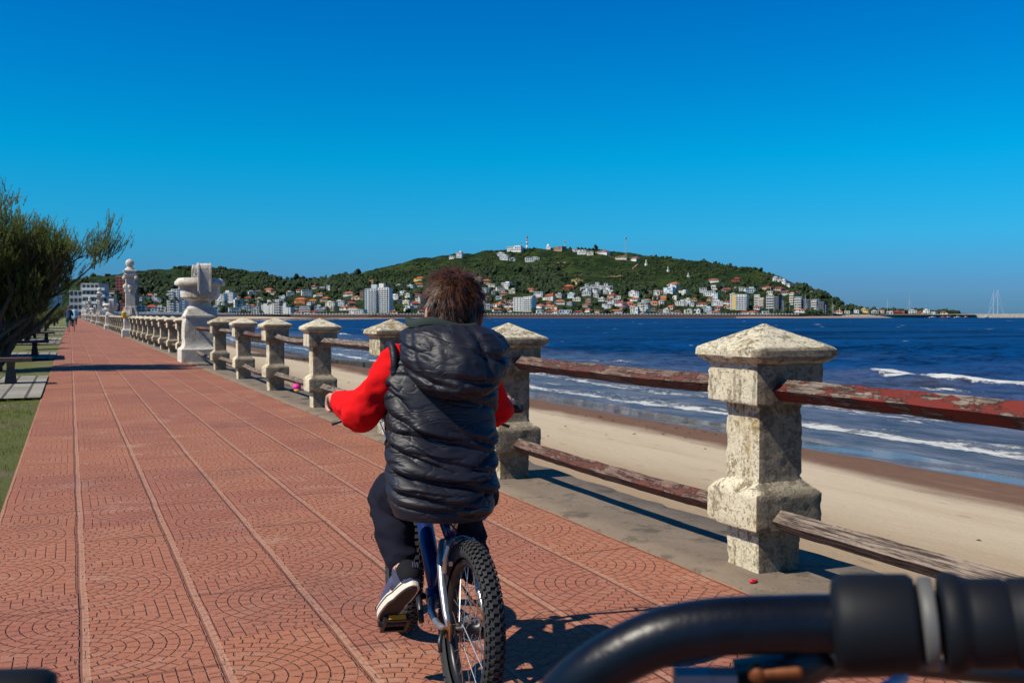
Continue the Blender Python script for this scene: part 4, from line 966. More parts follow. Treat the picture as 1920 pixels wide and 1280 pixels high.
# rings run from the collar rim (top) down the back; cross-section is a flattened crescent
HR = [(0.0, 1.150, .105, .085, .245), (.08, 1.158, .138, .110, .220), (.18, 1.140, .162, .130, .192), (.32, 1.105, .174, .145, .165), (.48, 1.065, .172, .152, .145), (.62, 1.025, .156, .150, .132), (.76, .992, .130, .135, .122), (.88, .972, .098, .105, .12), (.95, .972, .07, .075, .13), (1.0, .985, .02, .02, .16)]
hcr = [(-.75, .75, -.2, .55, .010, .03), (-.45, .85, -.35, .3, .014, .035), (.05, .95, .18, .35, .016, .03), (.2, .55, .75, .7, .012, .04), (-.3, .4, .35, .3, .012, .035), (-.1, .65, .5, .5, .010, .03), (-.7, .5, -.1, .25, .012, .035), (.3, .85, .6, .4, .010, .03)]
for j in range(nv+1):
    vv = j/nv; r_ = [float(np.interp(vv, [a[0] for a in HR], [a[k] for a in HR])) for k in range(1, 5)]
    for i in range(nu):
        a = 2*math.pi*i/nu; ca, sa = math.cos(a), math.sin(a); uu = math.atan2(ca, -sa)/math.pi*1.15
        k = 0
        for u0, v0, u1, v1, d, w in hcr:
            dx, dy = u1-u0, v1-v0; L = math.hypot(dx, dy); t = ((uu-u0)*dx+(1-vv-v0)*dy)/(L*L); ds = abs((uu-u0)*dy-(1-vv-v0)*dx)/L
            if 0 < t < 1: k -= d*math.exp(-(ds/w)**2)*math.sin(math.pi*t)**.5
        k += .008*fbm((ca*1.3, sa*1.3, vv*2), 2.2, 3)
        v.append(Vector((TX+.004+r_[1]*ca+.0*vv, r_[3]+r_[2]*sa, r_[0]+.014*math.cos(uu*3)*(1-vv)-.035*vv*math.cos((uu+.15)*2.2)))+Vector((ca, sa, .2))*k)
for j in range(nv):
    for i in range(nu): k = (i+1) % nu; f.append((j*nu+i, (j+1)*nu+i, (j+1)*nu+k, j*nu+k))
f.append(tuple(nv*nu+i for i in range(nu)))
hood = MB().add(v, f).build('hood', M_VEST, boy, True)
# lining showing at the left rim of the hood
ln = MB(); v = []; f = []; n = 40
for i in range(n+1):
    a = R(128+i*165/n); ca, sa = math.cos(a), math.sin(a)
    for q, (k, z) in enumerate(((.96, 1.150), (.985, 1.172), (.93, 1.174), (.80, 1.166), (.66, 1.14))):
        z += .006*math.sin(a*5)+.010*math.sin(math.pi*i/n); v.append((.148*k*ca-.044, .222+.112*k*sa, z))
for i in range(n):
    for j in range(4): f.append((i*5+j, (i+1)*5+j, (i+1)*5+j+1, i*5+j+1))
ln.add(v, f).build('hood_lining', M_LIN, hood, True)
MB().tube([Vector((-.035+.062*math.cos(a), .275+.058*math.sin(a), 1.135+.012*math.sin(a))) for a in [2*math.pi*i/24 for i in range(24)]], .016, 10, closed=True).build('collar', mk_cloth('orange_teal_collar', (.55, .22, .06)), boy, True)
# -- hair: thousands of short tapered locks growing from a crown whorl
t = NT('brown_hair'); hr = t.n('ShaderNodeHairInfo')
M_HAIR = t.out(t.mix(t.step(t.noise(60, 3, .8), .35, .7), (.012, .005, .003), (.15, .058, .028)), .45, spec=.4)
rg = random.Random(21); hm = MB()

cro = Vector((-.012, -.45, .89)).normalized()
hv = []; hf = []
for _ in range(9000):
    z = rg.uniform(-.62, 1); a = rg.uniform(0, 2*math.pi); s_ = math.sqrt(max(0, 1-z*z)); dr = Vector((s_*math.cos(a), s_*math.sin(a), z))
    if dr.y > .25 and dr.z < .42: continue                      # face
    if dr.z < -.30 and dr.y > -.25: continue
    if abs(dr.x) > .80 and dr.z < -.10 and dr.y > -.45: continue   # ears
    c = hc+Vector((0, -.004, .008)); p = c+Vector((dr.x*.084, dr.y*.099, dr.z*.104))
    tg = dr-cro*dr.dot(cro)
    if tg.length < 1e-3: tg = Vector((1, 0, 0))
    tg.normalize(); fl = tg-dr*tg.dot(dr); sw = dr.cross(fl)*.55
    grav = Vector((0, 0, -1))-dr*(-dr.z)
    flow = (fl+sw*max(0, 1-(dr-cro).length)+grav*.5+Vector((rg.gauss(0, .13), rg.gauss(0, .13), rg.gauss(0, .13)))).normalized()
    clump = fbm(dr, 3.2, 3); L = rg.uniform(.032, .060)*(1.15 if dr.z > .2 else .9); lift = .12+.40*max(0, clump)+(.35 if dr.z > .7 else 0)*rg.random()
    flow = (flow+1.0*Vector((fbm(dr*1.0, 4, 2), fbm(dr+Vector((5, 5, 5)), 4, 2), .5*fbm(dr+Vector((9, 5, 5)), 4, 2)))).normalized()
    nrm = dr.copy(); side = flow.cross(nrm)
    if side.length < 1e-4: continue
    side.normalize(); w = rg.uniform(.0007, .0014); pts = []; q = p.copy(); d_ = (flow+nrm*lift).normalized()
    for k in range(5):
        pts.append(q.copy()); q = q+d_*L/4; d_ = (d_-nrm*lift*.30+grav*.10).normalized()
    b0 = len(hv)
    for k, q in enumerate(pts):
        ww = w*(1-k/4.6); hv += [tuple(q-side*ww), tuple(q+side*ww+nrm*ww*.5)]
    for k in range(4): hf.append((b0+2*k, b0+2*k+1, b0+2*k+3, b0+2*k+2))
hair = MB().ball(hc+Vector((0, -.004, .010)), (.083, .098, .1025), 28, 20)
hair.v = [q for q in hair.v]
# the under-cap stops above the face and neck
capv = []; 
hair2 = MB(); hair2.v = hair.v; hair2.f = [ff for ff in hair.f if not (sum(hair.v[i][1] for i in ff)/len(ff)-hc.y > .028 and sum(hair.v[i][2] for i in ff)/len(ff)-hc.z < .045) and sum(hair.v[i][2] for i in ff)/len(ff)-hc.z > -.062]
hair2.add(hv, hf); hair2.build('hair', M_HAIR, boy, True)
# ================================================================== THE PHOTOGRAPHER'S OWN BICYCLE
M_BAR = plain('black_bar_paint', (.003, .005, .011), .34, .0, sc=60, var=.4, bump=.0006, spec=.3); M_GRIP = plain('black_grip_rubber', (.005, .0065, .010), .6, spec=.22)
own = thing('bicycle', 'black handlebar and grip of the bicycle carrying the camera', 'bicycle', cw(-.03, .43, 0)); own.rotation_euler = (0, 0, -YAW)
def lo(px, py, z):
    dy = 640-py; fw = F*math.cos(PITCH)+dy*math.sin(PITCH); up = -F*math.sin(PITCH)+dy*math.cos(PITCH)
    return Vector(((px-960)*z/fw+.03, z-.43, CH+up*z/fw))
rp = [Vector((0, .055, .985)), Vector((.012, .045, .992)), lo(985, 1378, .45), lo(1080, 1286, .435), lo(1150, 1236, .43), lo(1240, 1194, .427), lo(1330, 1176, .425), lo(1430, 1170, .423), lo(1560, 1168, .42), lo(1760, 1168, .41), lo(2150, 1168, .385)]
lp = [Vector((-p.x, p.y, p.z-.034*(min(1, p.x/.12))-.007)) for p in rp]
def smooth_path(P, k=6):
    out = []
    for i in range(len(P)-1):
        p0 = P[max(0, i-1)]; p1 = P[i]; p2 = P[i+1]; p3 = P[min(len(P)-1, i+2)]
        for j in range(k):
            u = j/k; out.append(.5*((2*p1)+(p2-p0)*u+(2*p0-5*p1+4*p2-p3)*u*u+(3*p1-p0-3*p2+p3)*u**3))
    out.append(P[-1]); return out
full = [p for p in reversed(lp[1:])]+rp[1:]
MB().tube(smooth_path(full), .0125, 28).build('handlebar', M_BAR, own, True)
for s, P in ((1, rp), (-1, lp)):
    a = P[8]; e = P[10]; d = (e-a).normalized(); q = d.to_track_quat('Z', 'Y').to_matrix(); L = (e-a).length
    col = MB().lathe([(.0126, -.004), (.0185, -.003), (.0205, .001), (.0208, .006), (.0204, .0275), (.0185, .030), (.0126, .030)], 40, a+d*.004, q).build('shifter_collar', M_GRIP, own, True)
    MB().lathe([(.0126, .030), (.0186, .0318), (.0190, .0325), (.0190, .0362), (.0186, .0370), (.0126, .0375)], 40, a+d*.004, q).build('clamp_ring', plain('pale_grey_ring', (.10, .098, .095), .55), own, True)
    pr = [(.0126, .039), (.0195, .0395), (.0205, .041), (.0208, .044), (.0200, .047), (.0178, .049)]
    z = .051
    while z < .15: pr += [(.0182, z), (.0182, z+.0125), (.0173, z+.0135), (.0173, z+.0148)]; z += .0155
    pr += [(.0195, .153), (.0195, .157), (.004, .160)]
    MB().lathe(pr, 40, a+d*.004, q).build('grip', M_GRIP, own, True)
    # brake perch and lever below the bar
    bm_ = MB(); c = a+d*-.002
    bm_.tube([c+Vector((0, .006, -.012)), c+Vector((-s*.012, .012, -.026)), c+Vector((-s*.035, .018, -.030))], [.012, .010, .008], 14); bm_.tube([c+Vector((-s*.03, .018, -.029)), c+Vector((0, .045, -.035)), c+Vector((s*.06, .06, -.04)), c+Vector((s*.12, .058, -.045))], [.006, .006, .005, .005], 12)
    pz = bm_.build('brake_lever', M_BLK, own, True)
    MB().cap(c+Vector((-s*.030, .0, -.0215)), c+Vector((-s*.014, -.004, -.0195)), .0028, .0028, 12).ball(c+Vector((-s*.030, .0, -.0215)), (.0042, .0042, .0045), 12, 8).build('bolt', plain('orange_rusted_bolt', (.16, .045, .010), .6, .3, var=.4, sc=300), pz, True)
    MB().box(c+Vector((-s*.055, .008, -.0275)), (.018, .012, .008)).lathe([(.0052, 0), (.0052, .010)], 6, c+Vector((-s*.048, .006, -.026)), Matrix.Rotation(R(90), 3, 'Y')).build('cable_adjuster', plain('dull_alloy', (.22, .24, .28), .6, .4), pz)
MB().tube([Vector((0, .055, .985)), Vector((0, .02, .975)), Vector((0, -.01, .95)), Vector((0, .02, .80))], [.02, .018, .017, .016], 20).lathe([(.021, -.025), (.021, .025)], 24, (0, .05, .984), Matrix.Rotation(R(90), 3, 'Y')).build('stem', M_BLK, own, True)
MB().tube([(0, .03, .80), (0, .075, .66)], .021, 18).tube([(0, .04, .77), (0, -.25, .70), (0, -.52, .62)], .016, 14).tube([(0, .07, .68), (0, -.16, .32)], .019, 14).tube([(0, -.16, .32), (0, -.38, .80)], .016, 14).build('frame', M_BLUE, own, True)
for s in (-1, 1): MB().tube([(s*.04, .08, .64), (s*.062, .1, .58), (s*.062, .17, .40), (s*.055, .22, .33)], [.013, .014, .012, .009], 12).build('fork_leg', M_BLK, own, True)
wheel(own, (0, .22, .33), .33, .052)
MB().tube(smooth_path([rp[8]+Vector((.04, .02, -.03)), Vector((.10, .08, .94)), Vector((.03, .13, .90)), Vector((.0, .09, .75))]), .0025, 8).build('brake_cable', plain('pale_blue_cable', (.25, .38, .6), .4), own, True)
# ================================================================== LEFT VERGE: TREES, BENCHES, CARS
M_BARK = mk_concrete('tamarisk_bark', (.05, .038, .028), (.11, .085, .065), (.02, .016, .012), 7)
M_TAM = [mk_leaf('tamarisk_leaf', (.07, .11, .022), (.18, .24, .055), 1.6, .45), mk_leaf('tamarisk_leaf_dark', (.05, .085, .018), (.15, .2, .05), 1.6, .4)]
def tamarisk(loc, seed, H, lean, spread, nleaf=26, density=1.0, label='', hand=None):
    rg = random.Random(seed); root = thing('tamarisk_tree', label, 'tree', loc, 0, 'feathery trees along the verge')
    tr = MB(); lf = MB(); tips = []
    def limb(p, d, L, r, lv):
        pts = [p.copy()]; n = 6; dd = d.copy()
        for i in range(n):
            dd = (dd+Vector((rg.gauss(0, .14), rg.gauss(0, .14), .05 if lv else .12))).normalized(); p = p+dd*L/n; pts.append(p.copy())
            if lv >= 1 and i >= 1: tips.append((p.copy(), dd.copy(), lv))
        tr.tube(pts, [r*(1-.55*i/n) for i in range(n+1)], 8 if lv < 2 else 5, True)
        if lv < 3:
            k = (4, 4, 3)[lv] if lv else 5
            for j in range(k):
                i = rg.randint(2, n); q = pts[i]; a = rg.uniform(0, 2*math.pi); o = Vector((math.cos(a), math.sin(a), rg.uniform(.1, .9)))
                limb(q, (dd*.55+o*.75*spread+Vector(lean)*.25).normalized(), L*rg.uniform(.52, .74), r*.5, lv+1)
    stems = hand or [((0, 0, 0), (lean[0]+rg.uniform(-.3, .3), rg.uniform(-.3, .3), 1), H*.36, .09) for _ in range(3)]
    for p, d, L, r in stems: limb(Vector(p), Vector(d).normalized(), L, r, 0)
    for p, d, lv in tips:
        if rg.random() > density: continue
        for j in range(3 if lv >= 2 else 1):
            # a feathery plume: a curved twig with short needles on both sides
            up = (Vector((rg.gauss(.12, .35), rg.gauss(0, .35), 1.0))+d*.7).normalized(); L = rg.uniform(.16, .40); q = p+Vector((rg.gauss(0, .08), rg.gauss(0, .08), rg.gauss(0, .05)))
            tr.tube([q, q+up*L*.5, q+up*L], [.005, .004, .002], 3, False)
            for k in range(nleaf):
                u = (k+rg.random())/nleaf; c = q+up*L*u; a = rg.uniform(0, 2*math.pi); o = Vector((math.cos(a), math.sin(a), rg.uniform(.5, 1.6))).normalized(); s = rg.uniform(.035, .085)*(1.15-.5*u); w = Vector((-o.y, o.x, rg.uniform(-.4, .4))).normalized()*rg.uniform(.004, .009)
                e = c+o*s; lf.add([c-w, c+w, e+w*.3, e-w*.3], [(0, 1, 2, 3)])
    tr.build('trunk', M_BARK, root, True); lf.build('crown', M_TAM[seed % 2], root); return root
near_tree = tamarisk((-1.55, 24.2, -.03), 4, 4.0, (.35, 0, 0), 1.0, 22, .85, 'big feathery tree with leaning dark trunk beside the promenade, nearest the camera',
    [((0, 0, 0), (.28, -.05, 1), 1.7, .13), ((-.1, .1, 0), (-.35, .1, 1), 1.8, .10), ((.05, .05, .1), (.75, .1, .8), 1.75, .10), ((.1, -.1, 0), (.05, -.3, 1), 1.9, .09), ((-.3, .2, 0), (-.8, -.2, 1), 1.6, .09), ((.0, .1, .4), (.95, -.15, .62), 1.75, .07), ((.1, -.1, .5), (.8, -.3, .9), 1.7, .06)])
near_tree.scale = (1.06, 1.15, 1.0)
TL = ['second feathery tree on the verge, just behind the biggest tree', 'third feathery tree on the verge with slanted pale trunk', 'fourth small tree in the verge row', 'fifth small tree in the verge row', 'sixth tree, small and dark, far along the verge',
      'seventh tree far along the verge', 'eighth tree far along the verge', 'ninth tree far along the verge', 'tenth tree, last dark clump before the vanishing point']
tbase = None
for i, (y, x, s) in enumerate(((38.5, -1.9, .66), (46, -1.7, .58), (51, -1.8, .56), (57, -1.7, .60), (67, -1.8, .62), (80, -1.7, .66), (96, -1.8, .72), (118, -1.6, .8), (146, -1.6, .95))):
    if i < 2: tbase = tamarisk((x, y, -.03), 11+i, 3.4, (.3, 0, 0), .9, 14, .8, TL[i]); o = tbase
    else: o = dup(tbase); o.location = (x, y, -.03); o['label'] = TL[i]; o.rotation_euler = (0, 0, i*1.3)
    o.scale = (s*1.1, s*1.1, s)
for i, y in enumerate((8, 19, 31, 44, 60)):
    o = dup(tbase); o.location = (-13.5, y, -.05); o.rotation_euler = (0, 0, i*2.1); o.scale = (1.1, 1.1, .95); o['label'] = 'feathery tree on the far side of the road, %s from the camera' % ('nearest', 'second', 'third', 'fourth', 'farthest')[i]; o['group'] = 'trees across the road'
def bench(loc, rz, label, grp='stone and timber benches on the verge'):
    r = thing('bench', label, 'bench', loc, rz, grp)
    for i in range(5): MB().box((0, -.2+i*.1, .43), (1.75, .088, .06)).build('seat_slat', M_RAILB, r)
    for s in (-1, 1): MB().loft([(0, .10, .20, s*.55, 0), (.30, .06, .15, s*.55, 0), (.405, .07, .22, s*.55, 0)]).build('leg', M_DARK, r)
    return r
b0 = bench((-1.50, 19.0, .0), R(4), 'weathered timber slatted bench at the left edge of the photo')
for y, lb in ((31.5, 'second timber bench, beside the second paver strip'), (46.5, 'third small bench further along the verge')):
    c = dup(b0); c.location = (-1.5, y, 0); c['label'] = lb
# real blades over the nearest grass
rg = random.Random(77); gb = MB()
for _ in range(15000):
    y = 4.8+11.0*rg.random(); x = -.42-rg.random()**1.3*1.9
    if fbm((x, y, 0), 1.6, 3) < -.12 and rg.random() < .8: continue
    h_ = rg.uniform(.015, .05); a = rg.uniform(0, 6.28); w_ = rg.uniform(.002, .004); dx, dy = math.cos(a)*w_, math.sin(a)*w_; lx, ly = rg.gauss(0, .018), rg.gauss(0, .018); z0 = -.035
    gb.add([(x-dx, y-dy, z0), (x+dx, y+dy, z0), (x+lx, y+ly, z0+.02+h_)], [(0, 1, 2)])
o = gb.build('grass_blades', mk_leaf('grass_blade', (.09, .13, .014), (.24, .26, .055), 3, .3)); o['kind'] = 'stuff'
# parked vehicles on the road
M_GLASS = plain('car_glass', (.012, .016, .02), .08, 0); M_TIRE = plain('car_tyre', (.012, .012, .012), .8); M_CHROME = plain('car_alloy', (.45, .45, .46), .3, .8); M_LAMP = plain('tail_lamp', (.45, .01, .01), .25)
def car(loc, rz, body, kind, label):
    r = thing('parked_car', label, 'car', loc, rz, 'vehicles parked along the road'); mat = plain('paint_%d_%d_%d' % tuple(int(x*99) for x in body), body, .25, .1, var=.03)
    van = kind == 'van'
    side = [(-2.1, .35), (-2.12, .8), (-2.05, 1.0)] + ([(-1.95, 1.85), (-1.8, 2.0), (.9, 2.02), (1.3, 1.9), (1.9, 1.15), (2.2, .95), (2.3, .7), (2.3, .35)] if van else [(-1.9, 1.05), (-1.45, 1.42), (-.9, 1.5), (.3, 1.48), (1.0, 1.02), (1.8, .9), (2.1, .72), (2.15, .35)])
    mb = MB(); n = len(side); W_ = .84
    v = []; f = []
    for k, (hw, ins) in enumerate(((W_*.93, .03), (W_, 0), (W_, 0), (W_*.93, .03))):
        s = (-1, -1, 1, 1)[k]
        for y, z in side:
            t = max(0, (z-.95)/(1.0)); v.append((s*(hw-(.16 if van else .30)*t*.9), y*(1-ins*.5), z))
    for k in range(3):
        for i in range(n): j = (i+1) % n; f.append((k*n+i, k*n+j, (k+1)*n+j, (k+1)*n+i))
    f += [tuple(range(n-1, -1, -1)), tuple(3*n+i for i in range(n))]
    mb.add(v, f).build('body', mat, r)
    zt = 1.75 if van else 1.38
    for s in (-1, 1):
        for a, b in ((-1.5, -.55), (-.45, .45)):
            MB().box((s*(W_-.045-(.07 if van else .08)), (a+b)/2, (zt+1.05)/2), (.03, b-a, zt-1.05), Matrix.Rotation(-s*(.14 if van else .27), 3, 'Y')).build('side_window', M_GLASS, r)
        for y in (-1.3, 1.35):
            w = MB().lathe([(.2, -.1), (.32, -.1), (.33, -.05), (.33, .09), (.31, .10), (.2, .08)], 24, mat=Matrix.Rotation(R(90), 3, 'Y')).build('wheel', M_TIRE, r, True, (s*.78, y, .33)); MB().lathe([(.0, -.11), (.19, -.11), (.19, .11), (.0, .11)], 18, mat=Matrix.Rotation(R(90), 3, 'Y'), caps=False).build('rim', M_CHROME, w)
        MB().box((s*.66, -2.1, .85 if not van else 1.0), (.18, .06, .18)).build('tail_lamp', M_LAMP, r)
        MB().box((s*.6, 2.14 if not van else 2.28, .68), (.26, .06, .14)).build('headlamp', M_CHROME, r)
    MB().box((0, -1.98 if van else -1.72, 1.42 if van else 1.24), (1.2, .03, .5 if van else .36), Matrix.Rotation(0.1 if van else .85, 3, 'X')).build('rear_window', M_GLASS, r)
    MB().box((0, 1.62 if van else .68, 1.5 if van else 1.24), (1.25, .03, .72 if van else .5), Matrix.Rotation(-.65 if van else -.98, 3, 'X')).build('windscreen', M_GLASS, r)
    MB().box((0, -2.13, .5), (1.6, .12, .2)).build('bumper', M_BLK, r); return r
car((-2.62, 30.6, .035), R(1), (.42, .004, .006), 'van', 'red van parked at the left edge of the photo behind the tree trunk')
car((-3.3, 47.0, .035), 0, (.02, .022, .03), 'car', 'dark parked car just beyond the red van')
car((-3.2, 55.0, .035), 0, (.05, .055, .06), 'car', 'grey parked car behind the verge trees')
car((-3.3, 68.0, .035), 0, (.55, .55, .55), 'car', 'white parked car far along the road')
car((-3.2, 84.0, .035), 0, (.35, .01, .01), 'car', 'small red parked car far along the road')
# ------------------------------------------------------------------ two far cyclists
def far_rider(px, y, col, pant, label):
    base = at(px, 612, 60); base = Vector((base.x, y, 0)); ang = 0
    r = thing('person', label, 'person', base, ang, 'cyclists far along the promenade')
    b = MB(); b.chain([(0, 0, .95), (0, .08, 1.2), (0, .16, 1.42)], [.15, .15, .16]); b.cap((0, .16, 1.42), (0, .2, 1.58), .07, .06); b.ball((0, .22, 1.68), (.085, .1, .12), 14, 10)
    for s in (-1, 1):
        b.chain([(s*.17, .16, 1.42), (s*.24, .25, 1.2), (s*.24, .5, 1.08)], [.06, .05, .035]); b.cap((s*.24, .5, 1.08), (s*.23, .56, 1.05), .035, .03)
        kn = (s*.12, .38, .85+.1*s); an = (s*.11, .22+.12*s, .38+.12*s); b.chain([(s*.09, 0, .93), kn, an], [.10, .07, .045]); b.cap(an, (s*.11, .37+.12*s, .33+.12*s), .045, .035)
    rebuild('body', b, .02, M_SKIN, r, 3)
    c = MB(); c.chain([(0, -.005, .98), (0, .075, 1.2), (0, .155, 1.42)], [.175, .175, .18])
    for s in (-1, 1): c.chain([(s*.17, .155, 1.42), (s*.245, .25, 1.2)], [.078, .065])
    rebuild('shirt', c, .02, mk_cloth('shirt_cloth', col), r, 3)
    c = MB()
    for s in (-1, 1): c.chain([(s*.09, 0, .93), (s*.12, .38, .85+.1*s), (s*.115, .26+.12*s, .5+.12*s)], [.118, .088, .065])
    rebuild('trousers', c, .02, mk_cloth('trouser_cloth', pant), r, 3); MB().ball((0, .205, 1.71), (.095, .105, .10), 14, 8).build('hair', M_HAIR, r, True)
    k = thing('bicycle', 'far bicycle under '+label.split(' cyc')[0]+' cyclist', 'bicycle', base, ang)
    for y0 in (-.45, .6):
        w = MB().tube([(0, y0+.33*math.cos(a), .33+.33*math.sin(a)) for a in [2*math.pi*i/24 for i in range(24)]], .022, 6, closed=True).build('wheel', M_TYRE, k)
    MB().tube([(0, -.45, .33), (0, .08, .3), (0, .5, .8), (0, -.02, .78), (0, .08, .3)], .02, 6).tube([(0, .6, .33), (0, .48, .95)], .02, 6).tube([(-.28, .5, 1.0), (0, .52, .98), (.28, .5, 1.0)], .015, 6).build('frame', M_BLUE, k)
    MB().ball((0, -.05, .86), (.08, .13, .035), 10, 6).build('saddle', M_BLK, k)
far_rider(129, 75, (.03, .05, .09), (.0, .15, .13), 'dark blue shirted cyclist riding away, left one of two')
far_rider(141, 78, (.30, .52, .62), (.02, .02, .03), 'pale blue shirted cyclist riding away, right one of two')

# ================================================================== TOWN ACROSS THE BAY
WC = {'w': (.76, .76, .73), 'c': (.74, .68, .54), 'g': (.40, .40, .39), 'y': (.66, .48, .17), 'o': (.66, .25, .09), 'b': (.34, .24, .17), 'p': (.56, .38, .30), 'l': (.62, .72, .76), 'r': (.30, .075, .05), 'd': (.10, .11, .13)}
RC = {'o': (.50, .13, .035), 'r': (.32, .055, .035), 'n': (.20, .10, .065), 'g': (.22, .22, .21), 'w': (.7, .7, .68)}
MW = {k: mk_wall('render_wall_'+k, c) for k, c in WC.items()}; MR = {k: mk_wall('roof_'+k, c) for k, c in RC.items()}
M_WIN = plain('far_window_glass', (.025, .035, .05), .25)
CN = {'w': 'white', 'c': 'cream', 'g': 'grey', 'y': 'yellow', 'o': 'orange', 'b': 'brown', 'p': 'pink', 'l': 'pale blue', 'r': 'dark red', 'd': 'dark'}
RN = {'o': 'orange tiled roof', 'r': 'dark red roof', 'n': 'brown roof', 'g': 'flat grey roof', 'w': 'flat roof'}
WIN = MB().box((0, 0, 0), (1, .25, 1)).mesh('window', M_WIN)
houses = []; OCC = []
def house(px, py, w, h, wall='w', roof='o', yaw=None, seed=None, label=None, name='house', floors=None):
    "base line at pixel py; w, h in photo pixels"
    rg = random.Random(seed if seed is not None else int(px*131+py*17)); h = h*.86; p, D = hillp(px, py); k = D/F; W_ = w*k; H = h*k; OCC.append((px, py, w, h))
    yaw = rg.uniform(-.75, .25) if yaw is None else yaw; face = math.atan2(-p.x, p.y)
    W_ = W_/(math.cos(yaw)+.35*abs(math.sin(yaw))); Dp = max(6.0, min(W_*.8, 14)); flat = roof in 'gw'
    hw = H if flat else H*.64
    r = thing(name, label or '', 'building' if name != 'house' else 'house', (p.x, p.y, p.z-.0), face+yaw)
    wb = MB().box((0, 0, (hw-4)/2), (W_, Dp, hw+4))
    if flat:
        wb.box((0, 0, hw+.15), (W_+.5, Dp+.5, .5))
        if w > 10 and rg.random() < .75:
            ww = W_*rg.uniform(.3, .5); hh = H*rg.uniform(.2, .38); wb.box((rg.uniform(-.22, .22)*W_, .5, hw+hh/2+.4), (ww, Dp*.7, hh))
    elif rg.random() < .55:
        ww = W_*rg.uniform(.35, .5); s = rg.choice((-1, 1)); wb.box((s*(W_/2+ww*.3), -.4, hw*.3-2), (ww, Dp*.8, hw*.62+4)); wb.box((s*(W_/2+ww*.3), -.4, hw*.62), (ww+.4, Dp*.8+.4, .3))
    wb.build('wall', MW[wall], r)
    e = .6
    if roof in 'orn' and not flat:
        a, b = W_/2+e, Dp/2+e; ri = a*rg.uniform(.25, .6); z0, z1 = hw-.05, H
        MB().add([(-a, -b, z0), (a, -b, z0), (a, b, z0), (-a, b, z0), (-ri, 0, z1), (ri, 0, z1)], [(0, 1, 5, 4), (1, 2, 5), (2, 3, 4, 5), (3, 0, 4), (3, 2, 1, 0)]).build('roof', MR[roof], r)
        if rg.random() < .5: MB().box((ri*.6, b*.3, z1+.1), (.9, .8, 1.6)).build('chimney', MW[wall], r)
    else: MB().box((0, 0, hw+.52), (W_-.4, Dp-.4, .25)).build('roof', MR['g' if roof == 'g' else 'w'], r)
    fl = floors or max(1, round(hw/3.1)); nc = max(2, min(7, int(W_/2.9)))
    for i in range(fl):
        for j in range(nc):
            if rg.random() < .12: continue
            o = obj('window', WIN, r, (-W_/2+(j+.5)*W_/nc, -Dp/2-.02, (i+.52)*hw/fl)); o.scale = (W_/nc*rg.uniform(.42, .78), 1, hw/fl*rg.uniform(.42, .60))
    houses.append((px, py, w, wall, roof, r, label, hw)); return r
